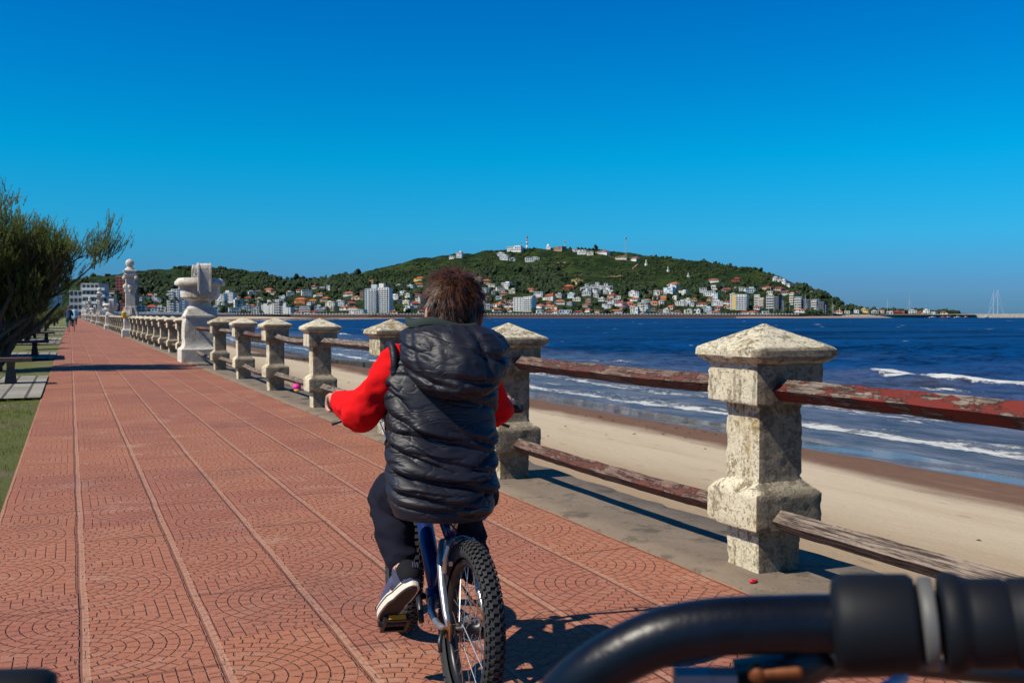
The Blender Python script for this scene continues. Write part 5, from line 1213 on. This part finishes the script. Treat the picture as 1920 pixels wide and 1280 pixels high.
# (px, base y, width, height, wall, roof) read off the far shore
HL = '''474,553,16,8,w,g 486,549,10,6,c,n 505,549,17,8,p,o 516,553,13,6,w,n 530,560,12,6,w,g 540,549,9,6,p,o 545,556,15,8,w,g 560,548,11,6,w,r 575,555,19,11,w,g 591,543,13,7,w,o 606,545,10,8,w,g 617,543,7,10,w,g 565,568,22,11,o,o
600,556,14,6,w,o 612,566,13,8,b,o 640,546,10,6,w,g 655,553,20,8,w,o 668,561,14,8,c,o 622,577,20,13,c,g 640,572,16,10,w,g 648,581,18,8,w,o 660,575,14,10,p,r 600,583,20,10,w,g 590,588,16,7,g,r 672,588,30,8,w,g 700,531,16,7,b,o 717,541,30,7,b,n 680,563,9,20,b,g
750,543,11,9,w,g 757,553,12,8,w,g 766,560,11,9,c,g 771,545,13,9,l,g 785,536,16,6,c,o 788,528,14,7,y,o 783,553,12,6,w,r 765,583,14,11,w,g 778,577,15,15,c,r 790,587,12,8,w,r 752,570,12,7,d,g 738,566,10,6,b,n
895,527,22,8,p,n 912,532,16,8,p,o 908,548,16,9,w,g 922,541,18,8,c,g 938,548,16,12,c,g 951,541,18,12,w,g 960,551,12,8,c,g 928,552,12,7,g,g 912,562,12,7,g,r 994,546,19,7,p,o 1067,544,18,10,r,o 945,553,16,6,p,o 1010,555,17,10,w,g 997,560,12,5,g,g
1032,564,17,14,c,r 1050,556,14,7,g,g 1075,557,17,8,l,g 1100,553,17,7,w,g 1118,556,10,5,w,g 935,575,20,8,w,o 932,584,17,8,c,o 950,584,15,7,w,o 960,576,16,7,w,r 915,580,14,9,w,g 908,570,10,8,w,g 1003,562,16,6,r,o 1013,577,18,8,w,o 1034,579,20,8,c,o
1050,570,19,9,w,o 1041,587,16,8,w,o 1060,587,23,7,l,g 1028,587,14,6,c,r 1012,587,13,6,w,g 1070,572,12,7,g,g 1148,556,15,8,p,r 1190,555,20,9,w,g 1160,559,10,6,c,g 1180,563,11,6,b,n 1232,553,12,10,w,g 1217,548,14,5,b,n 1140,577,22,8,w,g 1163,574,20,11,w,r
1180,573,17,9,p,o 1190,587,15,13,w,g 1201,587,10,22,c,g 1212,586,10,15,w,g 1155,586,25,7,w,o 1120,586,14,6,c,r 1102,585,13,7,w,o 1085,587,16,6,g,r 1128,566,12,6,w,g 1105,568,12,6,b,g 1228,571,14,9,p,o 1225,583,12,6,g,n
1264,538,17,9,w,o 1237,553,14,9,w,o 1256,550,20,10,l,g 1282,553,16,7,w,g 1275,573,18,8,w,g 1294,574,16,7,l,g 1316,574,20,7,c,r 1345,573,21,8,w,g 1325,584,20,8,l,g 1308,587,12,7,w,g 1341,588,18,6,w,o 1338,528,21,6,w,o 1381,530,12,8,r,r
1336,542,17,6,w,g 1318,549,13,8,w,g 1330,555,22,9,w,g 1343,556,13,8,l,g 1362,550,19,8,g,r 1352,541,14,6,d,g 1385,544,17,7,w,g 1405,547,19,9,l,g 1400,541,14,6,p,r 1374,557,12,6,w,g 1456,528,14,8,w,g 1469,534,11,7,w,g 1479,537,7,8,w,g 1438,541,22,5,p,r
1461,545,17,6,p,r 1472,552,25,7,w,r 1491,552,13,7,w,r 1445,553,12,6,c,g 1412,588,16,6,w,o 1435,588,12,5,w,g 1396,588,13,6,w,r 1498,585,20,7,w,o 1520,552,12,6,c,n 1290,587,14,7,c,g 1270,587,14,6,g,r 1250,586,13,7,w,g
862,484,12,10,w,g 848,485,10,4,w,g 940,477,15,6,w,g 966,471,29,8,w,g 946,489,17,9,w,g 960,490,11,5,w,g 998,489,27,7,w,g 1050,469,20,7,b,g 1078,471,9,5,w,g 1091,475,17,7,w,g 1106,478,12,6,c,g 1131,477,24,7,w,r 1166,485,23,7,c,n 1191,488,13,7,w,r
278,560,20,10,w,o 262,566,14,9,c,g 296,566,16,12,w,g 262,585,20,13,w,g 285,584,22,14,l,r 303,586,14,12,w,g 355,586,14,22,w,g 416,573,18,22,w,g 432,568,20,22,w,g 447,575,16,16,w,g 440,586,22,10,w,g 462,582,16,13,w,g 479,588,14,14,w,g 425,553,10,5,w,r
466,565,12,8,g,r 250,576,12,9,c,g 208,575,12,12,c,g 405,586,14,12,w,g'''
for tok in HL.split():
    a = tok.split(','); house(float(a[0]), float(a[1]), float(a[2]), float(a[3]), a[4], a[5])
HL2 = '''1572,587,15,6,w,o 1590,588,11,5,c,g 1607,587,10,6,w,g 1622,586,13,7,y,g 1640,587,12,5,w,g 1655,587,10,6,p,g 1668,588,11,5,w,g 1681,588,13,7,r,r 1694,588,10,6,r,g 1711,588,14,7,w,g 1724,588,10,6,p,r 1738,588,13,7,w,g 1752,589,9,5,w,g 1768,589,9,6,c,n'''
for tok in HL2.split():
    a = tok.split(','); house(float(a[0]), float(a[1]), float(a[2]), float(a[3]), a[4], a[5])
# cluster of cubic yellow and white holiday flats
rg = random.Random(8)
for i in range(7): house(1083+rg.uniform(-8, 14), 532+rg.uniform(-3, 6), rg.uniform(6, 9), rg.uniform(6, 9), 'y', 'g')
for i in range(22): x = 1093+i*2.5+rg.uniform(-2, 2); house(x, 544+rg.uniform(-10, 8)+abs(x-1110)*.12, rg.uniform(5, 9), rg.uniform(7, 11), 'w', 'g')
# more small houses filling the lower slopes
rg = random.Random(44); nf = 0; tr_ = 0
while nf < 46 and tr_ < 4000:
    tr_ += 1; px = rg.choice((rg.uniform(440, 790), rg.uniform(900, 1430), rg.uniform(900, 1430))); py = 588-28*rg.random()**1.4; w = rg.uniform(9, 16); h = rg.uniform(5, 9)
    if any(abs(px-a)*2 < (w+c)*.92 and abs(py-b) < 5.5 for a, b, c, d in OCC): continue
    if 490 < px < 555 or 680 < px < 735 or 962 < px < 1006 or 1368 < px < 1404: continue
    house(px, py, w, h, rg.choice('wwwwcclpgo'), rg.choice('ooorrggnww')); nf += 1
# ---- the larger landmark blocks
def block(px, py, w, h, wall, floors, cols, label, balc=True, yaw=0.0, name='apartment_block', band=None, dep=12, steps=None):
    p, D = hillp(px, py); k = D/F; W_, H = w*k, h*k; OCC.append((px, py, w+4, h*.8)); r = thing(name, label, 'building', p, math.atan2(-p.x, p.y)+yaw-.35)
    if steps:
        for a, b, hh in steps: MB().box(((a+b)/2*W_-W_/2, 0, (H*hh-4)/2), ((b-a)*W_, dep, H*hh+4)).build('wing', MW[wall], r)
    else: MB().box((0, 0, (H-4)/2), (W_, dep, H+4)).build('wall', MW[wall], r)
    MB().box((0, 0, H*(1 if not steps else 0)+.3), (W_*.96, dep*.9, .6)).build('roof', MR['g'], r) if not steps else None
    fh = H/floors
    for i in range(floors):
        z = (i+.5)*fh
        hs_ = [x for x in [(j+.5)/cols for j in range(cols)]]
        for x in hs_:
            if steps and not any(a <= x <= b and z+fh*.3 < H*hh for a, b, hh in steps): continue
            if band and band[0] <= x <= band[1]: continue
            if name == 'hotel' and isinstance(balc, tuple) and balc[1] < .7 and not balc[0]-.02 <= x <= balc[1]+.12: continue
            o = obj('window', WIN, r, (-W_/2+x*W_, -dep/2-.02, z)); o.scale = (W_/cols*.62, 1, fh*.5)
        if balc:
            if steps and not any(hh*H > z+fh*.4 for a, b, hh in steps): continue
            x0, x1 = balc if isinstance(balc, tuple) else (0.02, .98)
            MB().box((-W_/2+(x0+x1)/2*W_, -dep/2-.7, i*fh+fh*.12), ((x1-x0)*W_, 1.5, fh*.36)).build('balcony', MW['w'], r)
    if band: MB().box((-W_/2+(band[0]+band[1])/2*W_, -dep/2-.3, H/2), ((band[1]-band[0])*W_, .8, H)).build('painted_band', MW['y'], r)
    return r, W_, H, k
r, W_, H, k = block(697, 586, 22, 44, 'l', 12, 4, 'left wing of the tall pale blue tower block by the shore', (.3, .98), 0.12)
MB().box((W_*.25, 0, H+3), (W_*.45, 7, 6)).build('lift_tower', MW['l'], r)
r, W_, H, k = block(721, 586, 27, 46, 'w', 12, 5, 'right wing of the tall white and blue tower block by the shore', (.02, .9), -.12)
MB().box((-W_*.15, 0, H+3), (W_*.35, 7, 6)).build('lift_tower', MW['w'], r)
block(521, 588, 56, 27, 'w', 6, 12, 'long white beachfront hotel with stepped ends and palms in front', (.40, .64), 0, 'hotel', None, 14, [(0, .2, .72), (.2, .40, .97), (.40, .66, 1.0), (.66, .84, .8), (.84, 1, .45)])
block(575, 587, 22, 14, 'd', 4, 5, 'dark fronted apartment building beside an orange house', True)
block(973, 583, 17, 25, 'w', 7, 3, 'narrow white tower at the left of the stepped white hotel', False)
block(993, 584, 20, 27, 'w', 7, 4, 'stepped white hotel with long balconies on the sea front', True, -.2, 'hotel')
block(1386, 580, 31, 28, 'w', 7, 6, 'white striped apartment block with a tall yellow orange band', (.34, 1.0), .1, 'apartment_block', (.12, .34))
for i, (x, y, w, h, wl_, lb) in enumerate(((1420, 573, 10, 22, 'w', 'first of the stepped grey hillside flats by the marina'), (1431, 575, 12, 18, 'y', 'yellow stepped flats above the marina masts'), (1444, 578, 14, 24, 'g', 'grey hillside flats among the marina masts'), (1458, 579, 12, 22, 'd', 'dark hillside flats among the marina masts'),
    (1488, 572, 9, 22, 'y', 'orange yellow fronted flats right of the marina masts'), (1498, 578, 13, 22, 'g', 'grey stepped flats above the orange harbour shed'), (1512, 580, 12, 20, 'd', 'dark stepped flats right of the harbour shed'), (1530, 583, 11, 22, 'g', 'slim grey flats far right of the hillside'), (1544, 585, 10, 18, 'd', 'last dark flats at the right foot of hill'))):
    block(x, y, w, h, wl_, 5, 3, lb, wl_ != 'd', random.Random(i).uniform(-.3, .3))
block(328, 588, 22, 46, 'w', 10, 5, 'tall stepped white apartment building left of the urn monument', (.1, .6), 0, 'apartment_block', None, 12, [(0, .35, .82), (.35, 1, 1.0)])
block(345, 588, 12, 50, 'w', 11, 2, 'slender white apartment tower just left of the urn monument', True)
block(216, 588, 10, 42, 'r', 9, 2, 'narrow dark red apartment tower left of the obelisk', True)
block(249, 588, 18, 68, 'b', 12, 4, 'tall dark red brown apartment tower right of the obelisk', False)
block(232, 586, 20, 68, 'r', 12, 3, 'dark red tower block rising behind the obelisk', False)
block(176, 601, 66, 62, 'g', 5, 9, 'big pale seafront building closing the end of the promenade', (.35, .95), .1, 'hotel', None, 20, [(0, .3, .78), (.3, .78, 1.0), (.78, 1, .62)])
block(80, 606, 44, 140, 'c', 10, 5, 'tall pale cream building hidden behind the nearest tree', True, 0, 'apartment_block', None, 18)
# chapel, lighthouse, masts and monuments on the hill
p, D = hillp(1028, 467); t = thing('chapel', 'small white domed chapel on the hill top', 'chapel', p, -.5); MB().box((0, 0, 2), (9, 8, 6)).build('wall', MW['w'], t); MB().lathe([(3.2, 5), (3.2, 7), (2.8, 8.6), (1.8, 9.8), (.3, 10.4)], 16).build('dome', MW['w'], t, True)
p, D = hillp(988, 468); t = thing('lighthouse', 'slim white and red tower standing on the hill top', 'tower', p); k = D/F
for i, (a, b, m) in enumerate(((0, 8, 'w'), (8, 11, 'r'), (11, 15, 'w'), (15, 18, 'r'), (18, 21, 'w'))): MB().lathe([(1.9-a*.03, a*k), (1.9-b*.03, b*k)], 14).build('tower_band', MW[m], t, True)
MB().lathe([(2.1, 21*k), (2.1, 22*k), (1.2, 22*k), (1.2, 24*k), (.2, 26*k)], 12).build('lantern', MW['r'], t)
def lattice(px, py, h, w, mat, label, name='antenna_mast'):
    p, D = hillp(px, py); k = D/F; H = h*k; t = thing(name, label, 'mast', p, 0, 'antenna masts on the hill'); mb = MB(); n = max(4, int(h/3))
    for sx, sy in ((-1, -1), (1, -1), (1, 1), (-1, 1)): mb.tube([(sx*w, sy*w, 0), (sx*w*.45, sy*w*.45, H)], .17, 4)
    for i in range(n):
        z0, z1 = H*i/n, H*(i+1)/n; s = 1 if i % 2 else -1; a = w*(1-.55*i/n); mb.tube([(-s*a, -a, z0), (s*a, -a, z1)], .11, 4); mb.tube([(-a, s*a, z0), (-a, -s*a, z1)], .11, 4)
    mb.build('lattice', mat, t); MB().box((0, 0, H*.93), (w*3.2, w*1.5, 1.6)).tube([(0, 0, H), (0, 0, H+3)], .2, 4).build('aerial', mat, t)
lattice(1173, 480, 36, 1.3, MW['g'], 'tall grey lattice antenna on the right of the summit'); lattice(1059, 468, 16, 1.0, MW['p'], 'short reddish lattice mast at the middle of the summit'); lattice(977, 468, 13, .7, MW['g'], 'short thin mast left of the lighthouse')
for px, py, h, lb in ((1211, 500, 11, 'white hillside monument, left one of the three on the bare slope'), (1252, 508, 10, 'white hillside monument, middle one of the three on the bare slope'), (1290, 519, 9, 'white hillside monument, right one of the three on the bare slope'), (1133, 478, 6, 'small white statue near the summit houses')):
    p, D = hillp(px, py); k = D/F; t = thing('hill_monument', lb, 'monument', p, 0, 'white monuments on the hill'); MB().loft([(-1, 2.0, 2.0), (h*.3*k, 1.8, 1.8), (h*.34*k, 1.0, 1.0)]).build('base', M_PALE, t); MB().lathe([(.9, h*.3*k), (.75, h*.7*k), (.35, h*.8*k), (.5, h*.9*k), (.1, h*k)], 10).build('figure', M_PALE, t, True)
# dirt tracks on the slope
M_TRACK = plain('dirt_track', (.26, .17, .11), .95, sc=.1)
for pts in ([(1196, 497), (1187, 502), (1186, 505), (1193, 511), (1197, 515)], [(1030, 523), (1045, 527), (1063, 531)], [(1043, 497), (1052, 493), (1062, 490)], [(1137, 478), (1150, 483), (1165, 488)], [(1130, 524), (1150, 522), (1172, 519)]):
    v = []; f = []; P = []
    for a, b in zip(pts, pts[1:]):
        for i in range(8): u = i/8; P.append((a[0]*(1-u)+b[0]*u, a[1]*(1-u)+b[1]*u))
    for i, (x, y) in enumerate(P):
        for s in (-.9, .9): p, D = hillp(x+s*.9, y+s*.55); v.append((p.x, p.y, p.z+1.0))
    for i in range(len(P)-1): f.append((2*i, 2*i+1, 2*i+3, 2*i+2))
    struct(MB().add(v, f).build('dirt_track', M_TRACK))
# ---- give every house its own words
LM = [(232, 'obelisk'), (330, 'tall stepped flats'), (380, 'urn'), (521, 'long hotel'), (709, 'blue tower block'), (850, "boy's head"), (990, 'stepped hotel'), (1115, 'white cubic flats'), (1201, 'cream tower'), (1386, 'yellow banded block'), (1500, 'marina masts'), (1665, 'shore antenna')]
ORD = ['nearest', 'second', 'third', 'fourth', 'fifth', 'sixth', 'seventh', 'eighth', 'ninth', 'tenth', 'eleventh', 'twelfth', 'thirteenth', 'fourteenth', 'fifteenth', 'sixteenth', 'seventeenth', 'eighteenth', 'nineteenth', 'twentieth', 'twenty-first', 'twenty-second', 'twenty-third', 'twenty-fourth', 'twenty-fifth']
def row(py): return 'on shore' if py > 581 else 'low slope' if py > 566 else 'mid slope' if py > 549 else 'high slope' if py > 510 else 'hilltop'
grp = {}
for hrec in houses:
    px, py = hrec[:2]
    if hrec[6]: continue
    l = min(LM, key=lambda q: abs(q[0]-px)) if py > 495 else (988, 'summit tower'); side = 'left' if px < l[0] else 'right'; grp.setdefault((l, side, row(py)), []).append(hrec)
for (l, side, rw_), hs_ in grp.items():
    hs_.sort(key=lambda q: abs(q[0]-l[0]))
    for i, hr_ in enumerate(hs_):
        hr_[5]['label'] = '%s house, %s, %s %s of %s, %s' % (CN[hr_[3]], RN[hr_[4]], ORD[min(i, 24)], side, l[1], rw_); hr_[5]['group'] = 'houses of the hillside town'
# ---- palms on the sea front
M_PALM = mk_leaf('palm_frond', (.025, .045, .014), (.06, .085, .03), .5); M_PTR = plain('palm_trunk', (.13, .10, .075), .9)
def palm_mesh(seed):
    rg = random.Random(seed); fr_ = MB()
    for i in range(22):
        a = 2*math.pi*i/22+rg.uniform(-.1, .1); el = rg.uniform(-.5, 1.2); L = rg.uniform(2.0, 2.9); p = Vector((0, 0, 0)); d = Vector((math.cos(a)*math.cos(el), math.sin(a)*math.cos(el), math.sin(el))); s = Vector((-math.sin(a), math.cos(a), 0)); pts = []
        for k in range(6): pts.append(p.copy()); p = p+d*L/5; d = (d+Vector((0, 0, -.30))).normalized()
        v = []; f = []
        for k, q in enumerate(pts): w = .42*math.sin(math.pi*(k+.6)/6.4); v += [q-s*w+Vector((0, 0, -.15)), q, q+s*w+Vector((0, 0, -.15))]
        for k in range(5): f += [(3*k, 3*k+1, 3*k+4, 3*k+3), (3*k+1, 3*k+2, 3*k+5, 3*k+4)]
        fr_.add(v, f)
    return fr_.mesh('crown', M_PALM)
PM = [palm_mesh(i) for i in range(3)]; PT = MB().tube([(0, 0, -.05), (.02, 0, .5), (0, 0, 1)], [.30, .2, .17], 8).mesh('trunk', M_PTR)
def palm(px, py, h, lb):
    p, D = hillp(px, py); k = D/F; H = h*k; t = thing('palm_tree', lb, 'palm', (p.x, p.y, p.z), px, 'palms along the sea front'); o = obj('trunk', PT, t); o.scale = (1.3, 1.3, H*.86); s = max(.75, H/9.5); c = obj('crown', PM[int(px) % 3], t, (0, 0, H*.86)); c.scale = (s, s, s)
pl = [(213, 592, 38), (221, 592, 44), (228, 592, 34), (268, 590, 50), (276, 590, 26), (299, 590, 40), (306, 590, 30), (313, 590, 36), (322, 590, 28), (331, 590, 33), (414, 590, 24), (424, 590, 26), (436, 590, 22), (447, 590, 26), (459, 590, 24), (470, 590, 28), (478, 590, 27), (487, 590, 30), (493, 590, 26), (505, 590, 24), (511, 590, 28), (528, 590, 25), (541, 590, 24), (558, 590, 20),
      (583, 590, 16), (604, 590, 18), (627, 590, 16), (650, 590, 15), (742, 590, 14), (757, 590, 16), (905, 590, 20), (920, 590, 14), (1046, 590, 13), (1075, 590, 12), (1232, 590, 14), (1255, 590, 12), (1300, 590, 14), (1360, 590, 13)]
for i, (x, y, h) in enumerate(pl):
    l = min(LM, key=lambda q: abs(q[0]-x)); palm(x, y-1, h, '')
    o = [o for o in COL.objects if o.name.startswith('palm_tree')]
pg = {}
for o in [o for o in COL.objects if o.name.startswith('palm_tree')]:
    x, y_, z_ = topx(o.location); l = min(LM, key=lambda q: abs(q[0]-x)); pg.setdefault((l, 'left' if x < l[0] else 'right'), []).append((abs(x-l[0]), o))
for (l, side), os_ in pg.items():
    os_.sort(key=lambda q: q[0])
    for i, (_, o) in enumerate(os_): o['label'] = '%s sea front palm to the %s of the %s' % (ORD[i], side, l[1])
# ---- woods: leaf clump crowns scattered over the slopes, each mass one object
M_WOOD = mk_leaf('wood_foliage', (.010, .024, .009), (.034, .052, .017), .09); M_OLIVE = mk_leaf('olive_foliage', (.03, .045, .012), (.07, .085, .024), .09)
ico = bmesh.new(); bmesh.ops.create_icosphere(ico, subdivisions=2, radius=1); IV = [v_.co.copy() for v_ in ico.verts]; IFc = [tuple(q.index for q in f_.verts) for f_ in ico.faces]; ico.free()
def clump(mb, p, s, sz, rg):
    o = Vector((rg.uniform(0, 99), rg.uniform(0, 99), 0)); vs = []
    for q in IV:
        k = 1+.55*mnoise.noise(q*1.9+o)+.30*mnoise.noise(q*5+o); vs.append((p.x+q.x*s*k, p.y+q.y*s*k, p.z+(q.z*.9+.55)*sz*k))
    mb.add(vs, IFc)
def wood(name, n, region, smin, smax, mat, label, seed, cat='woodland'):
    rg = random.Random(seed); mb = MB(); k = 0; tries = 0
    while k < n and tries < n*30:
        tries += 1; px = rg.uniform(region[0], region[1]); y0 = ip(SKY, px); f_ = rg.random(); y = region[2](px)+(region[3](px)-region[2](px))*f_
        if y < y0+.3: y = y0+.3
        if fbm((px*.013, y*.04, seed), 1, 3) < region[4]: continue
        p, D = hillp(px, y); s = rg.uniform(smin, smax); tall = 2.0*s*F/D
        if rg.random() > .16 and any(abs(px-a) < w_*.5+s*F/D*.6 and -1.0 < y-b < tall+1 for a, b, w_, h_ in OCC): continue
        clump(mb, p, s, s*rg.uniform(.8, 1.25), rg); k += 1
    o = mb.build(name, mat); o['kind'] = 'stuff'; return o
wood('town_trees', 800, (240, 1600, lambda x: 548, lambda x: 588, -.35), 2.0, 4.6, M_WOOD, '', 1)
wood('town_shrubs', 520, (240, 1600, lambda x: 540, lambda x: 588, -.2), 1.4, 3.2, M_OLIVE, '', 2)
wood('hillside_wood', 800, (560, 800, lambda x: ip(SKY, x)+(0 if x < 640 else (x-640)*.35), lambda x: 552, -.5), 3.0, 6.0, M_WOOD, '', 3)
wood('hillside_wood', 520, (890, 1060, lambda x: 503, lambda x: 550, -.2), 2.8, 5.6, M_WOOD, '', 4)
wood('hillside_wood', 420, (1060, 1560, lambda x: 535, lambda x: 560, -.1), 2.6, 5, M_WOOD, '', 5)
wood('ridge_scrub', 420, (150, 560, lambda x: ip(SKY, x), lambda x: ip(SKY, x)+24, .0), 1.8, 4.5, M_WOOD, '', 6)
wood('foothill_wood', 620, (150, 560, lambda x: 532, lambda x: 560, -.4), 3.5, 7, M_WOOD, '', 7)
wood('ridge_scrub', 260, (850, 1560, lambda x: ip(SKY, x), lambda x: ip(SKY, x)+8, .05), 1.0, 2.8, M_WOOD, '', 8)
wood('slope_scrub', 1300, (640, 1540, lambda x: ip(SKY, x)+6, lambda x: 535, .08), .8, 2.4, M_WOOD, '', 9)
wood('slope_scrub', 700, (640, 1540, lambda x: ip(SKY, x)+6, lambda x: 535, -.1), .8, 2.0, M_OLIVE, '', 13)
wood('shore_trees', 160, (1590, 1800, lambda x: ip(SKY, x)-1, lambda x: 588, -.5), 2.0, 4.2, M_WOOD, '', 10)
wood('left_shore_trees', 200, (130, 330, lambda x: 566, lambda x: 592, -.5), 1.6, 3.2, M_WOOD, '', 12)
# lone trees one can tell apart on the skyline
for px, py, s, lb in ((1116, 471, 5.0, 'lone dark tree on the summit between the houses'), (556, 530, 7.5, 'round dark tree on the saddle, left of two'), (567, 530, 6, 'round dark tree on the saddle, right of two'), (671, 517, 7, 'tall dark tree on the skyline left of the rider'), (532, 556, 6, 'bright green round tree amid the left hillside houses')):
    p, D = hillp(px, py); rg = random.Random(int(px)); t = thing('round_tree', lb, 'tree', p); mb = MB()
    for i in range(9): clump(mb, Vector((rg.gauss(0, s*.45), rg.gauss(0, s*.45), s*.9+rg.gauss(0, s*.35))), s*.5, s*.5, rg)
    mb.build('crown', M_OLIVE if px == 532 else M_WOOD, t); MB().tube([(0, 0, -1), (.2, 0, s*.9)], [.5, .3], 7).build('trunk', M_BARK, t)
# street trees and lamps right behind the far left balustrade are part of the town; slim lamp posts along the sea wall
for i, px in enumerate((256, 290, 318, 408, 500, 545, 612, 640, 668, 1210, 1330)):
    p, D = hillp(px, 589); t = thing('street_lamp', '', 'street lamp', p, 0, 'street lamps on the far sea front'); l = min(LM, key=lambda q: abs(q[0]-px)); t['label'] = ('slim lamp post standing %s of %s' % ('left' if px < l[0] else 'right', 'the '+l[1]))+(', %s one' % ORD[i] if px > 100 else '')
    MB().tube([(0, 0, 0), (0, 0, 7.5), (.6, 0, 8.1), (1.5, 0, 8.1)], [.12, .09, .07, .06], 6).build('pole', M_PALE, t); MB().box((1.7, 0, 8.05), (.9, .3, .2)).build('lamp_head', M_PALE, t)
# ================================================================== MARINA
M_HULL = {'w': plain('white_hull', (.72, .73, .74), .3), 'r': plain('red_hull', (.5, .01, .02), .35), 'b': plain('blue_hull', (.02, .07, .22), .35)}; M_MAST = plain('pale_mast', (.62, .64, .66), .4, .2)
def yacht(px, D, z, L, mast, hull, rz, label, masts=1, cat='sailing yacht', dry=False):
    p = at(px, HZ, D); t = thing('sailing_yacht' if masts else 'motor_boat', label, cat if masts else 'boat', (p.x, p.y, z), rz, 'boats around the marina')
    n = 12; v = []; f = []
    for i in range(n+1):
        u = i/n; w = L*.15*math.sin(math.pi*min(1, u*.78+.22))**.7*(1 if u < .98 else .2); x = (u-.5)*L; sh_ = .9+.35*u
        v += [(x, -w*.45, -.3), (x, -w, sh_), (x, -w*.9, sh_+.05), (x, w*.9, sh_+.05), (x, w, sh_), (x, w*.45, -.3)]
    for i in range(n):
        for j in range(6): k = (j+1) % 6; f.append((i*6+j, (i+1)*6+j, (i+1)*6+k, i*6+k))
    f += [tuple(range(6)), tuple(n*6+j for j in range(5, -1, -1))]; MB().add(v, f).build('hull', M_HULL[hull], t)
    MB().loft([(1.0, L*.2, L*.085, -.03*L, 0), (1.55, L*.16, L*.07, -.03*L, 0), (1.7, L*.14, L*.06, -.03*L, 0)]).build('cabin', M_HULL['w'], t); MB().box((-.03*L, 0, 1.42), (L*.3, L*.16, .22)).build('cabin_window', M_WIN, t)
    for m in range(masts):
        x = (.08-.25*m)*L; MB().tube([(x, 0, 1), (x, 0, mast*(1-.12*m))], [.20, .15] if masts == 1 else [.42, .30], 6).build('mast', M_MAST, t); MB().tube([(x, 0, 2.2), (x-L*.34, 0, 2.3)], .1, 6).tube([(x, -1.2, mast*.6), (x, 1.2, mast*.6)], .05, 4).build('boom', M_MAST, t)
        MB().tube([(L*.48, 0, 1.2), (x, 0, mast*.97)], .035 if masts < 2 else .13, 4).tube([(x, 0, mast*.97), (-L*.48, 0, 1.2)], .035 if masts < 2 else .13, 4).build('stay', M_MAST, t)
ms = [(1440, 574), (1452, 577), (1466, 561), (1470, 564), (1480, 571), (1497, 570), (1510, 553), (1513, 569), (1520, 559), (1532, 572), (1536, 560), (1545, 574), (1549, 571), (1561, 567), (1564, 571), (1574, 576), (1585, 578), (1605, 578), (1629, 574), (1648, 577)]
for i, (px, yt) in enumerate(ms):
    D = 1330+(px-1440)*.45+(i % 3)*9; h = (590-yt)*D/F+4.2
    yacht(px, D, -.2 if px > 1400 else -3, 9+(i*7 % 4), h-2.6, 'w', (i*1.7) % 3, 'moored white yacht, %s mast counted from the left in the marina' % (['first']+ORD[1:]+['eighteenth', 'nineteenth', 'twentieth'])[i])
for i, px in enumerate((1432, 1446, 1458, 1487, 1503, 1527, 1555)):
    yacht(px, 1318+i*5, -.4, 10, 0, 'w', i*.9, 'white covered boat laid up on the marina shore, %s from the left' % (['first']+ORD[1:])[i], 0)
for px, hl, L, m, lb in ((1749, 'w', 11, 0, 'white motor boat moored by the breakwater, left of the red boat'), (1768, 'r', 9, 0, 'small red fishing boat moored left of the big red one'), (1779, 'r', 13, 0, 'big red fishing boat moored off the breakwater'), (1796, 'w', 11, 0, 'white boat moored right of the big red one'), (1812, 'r', 10, 0, 'white topped red boat, rightmost of the moored group'), (1727, 'b', 9, 0, 'small dark blue boat moored off the low shore'), (1850, 'w', 8, 0, 'low white boat beside the far breakwater')):
    yacht(px, 1405, -2.9, L, 0, hl, math.atan2(1, 2.2)*0-YAW+.2, lb, 0)
yacht(1868, 1560, -2.9, 26, 44, 'w', -.6, 'large two masted sailing ship behind the breakwater', 2)
for px, yt, lb in ((1664, 560, 'thin tall antenna rising over the low shore, left of two'), (1705, 551, 'thin tall antenna rising over the low shore, right of two')):
    p, D = hillp(px, 587); k = D/F; t = thing('antenna_mast', lb, 'mast', p, 0, 'thin antennas on the low shore'); MB().tube([(0, 0, 0), (0, 0, (587-yt)*k)], [.28, .14], 6).build('pole', M_MAST, t)
    MB().tube([(0, 0, (587-yt)*k*.92), (7, 0, 0)], .05, 4).tube([(0, 0, (587-yt)*k*.92), (-7, 0, 0)], .05, 4).build('guy_wire', M_MAST, t)
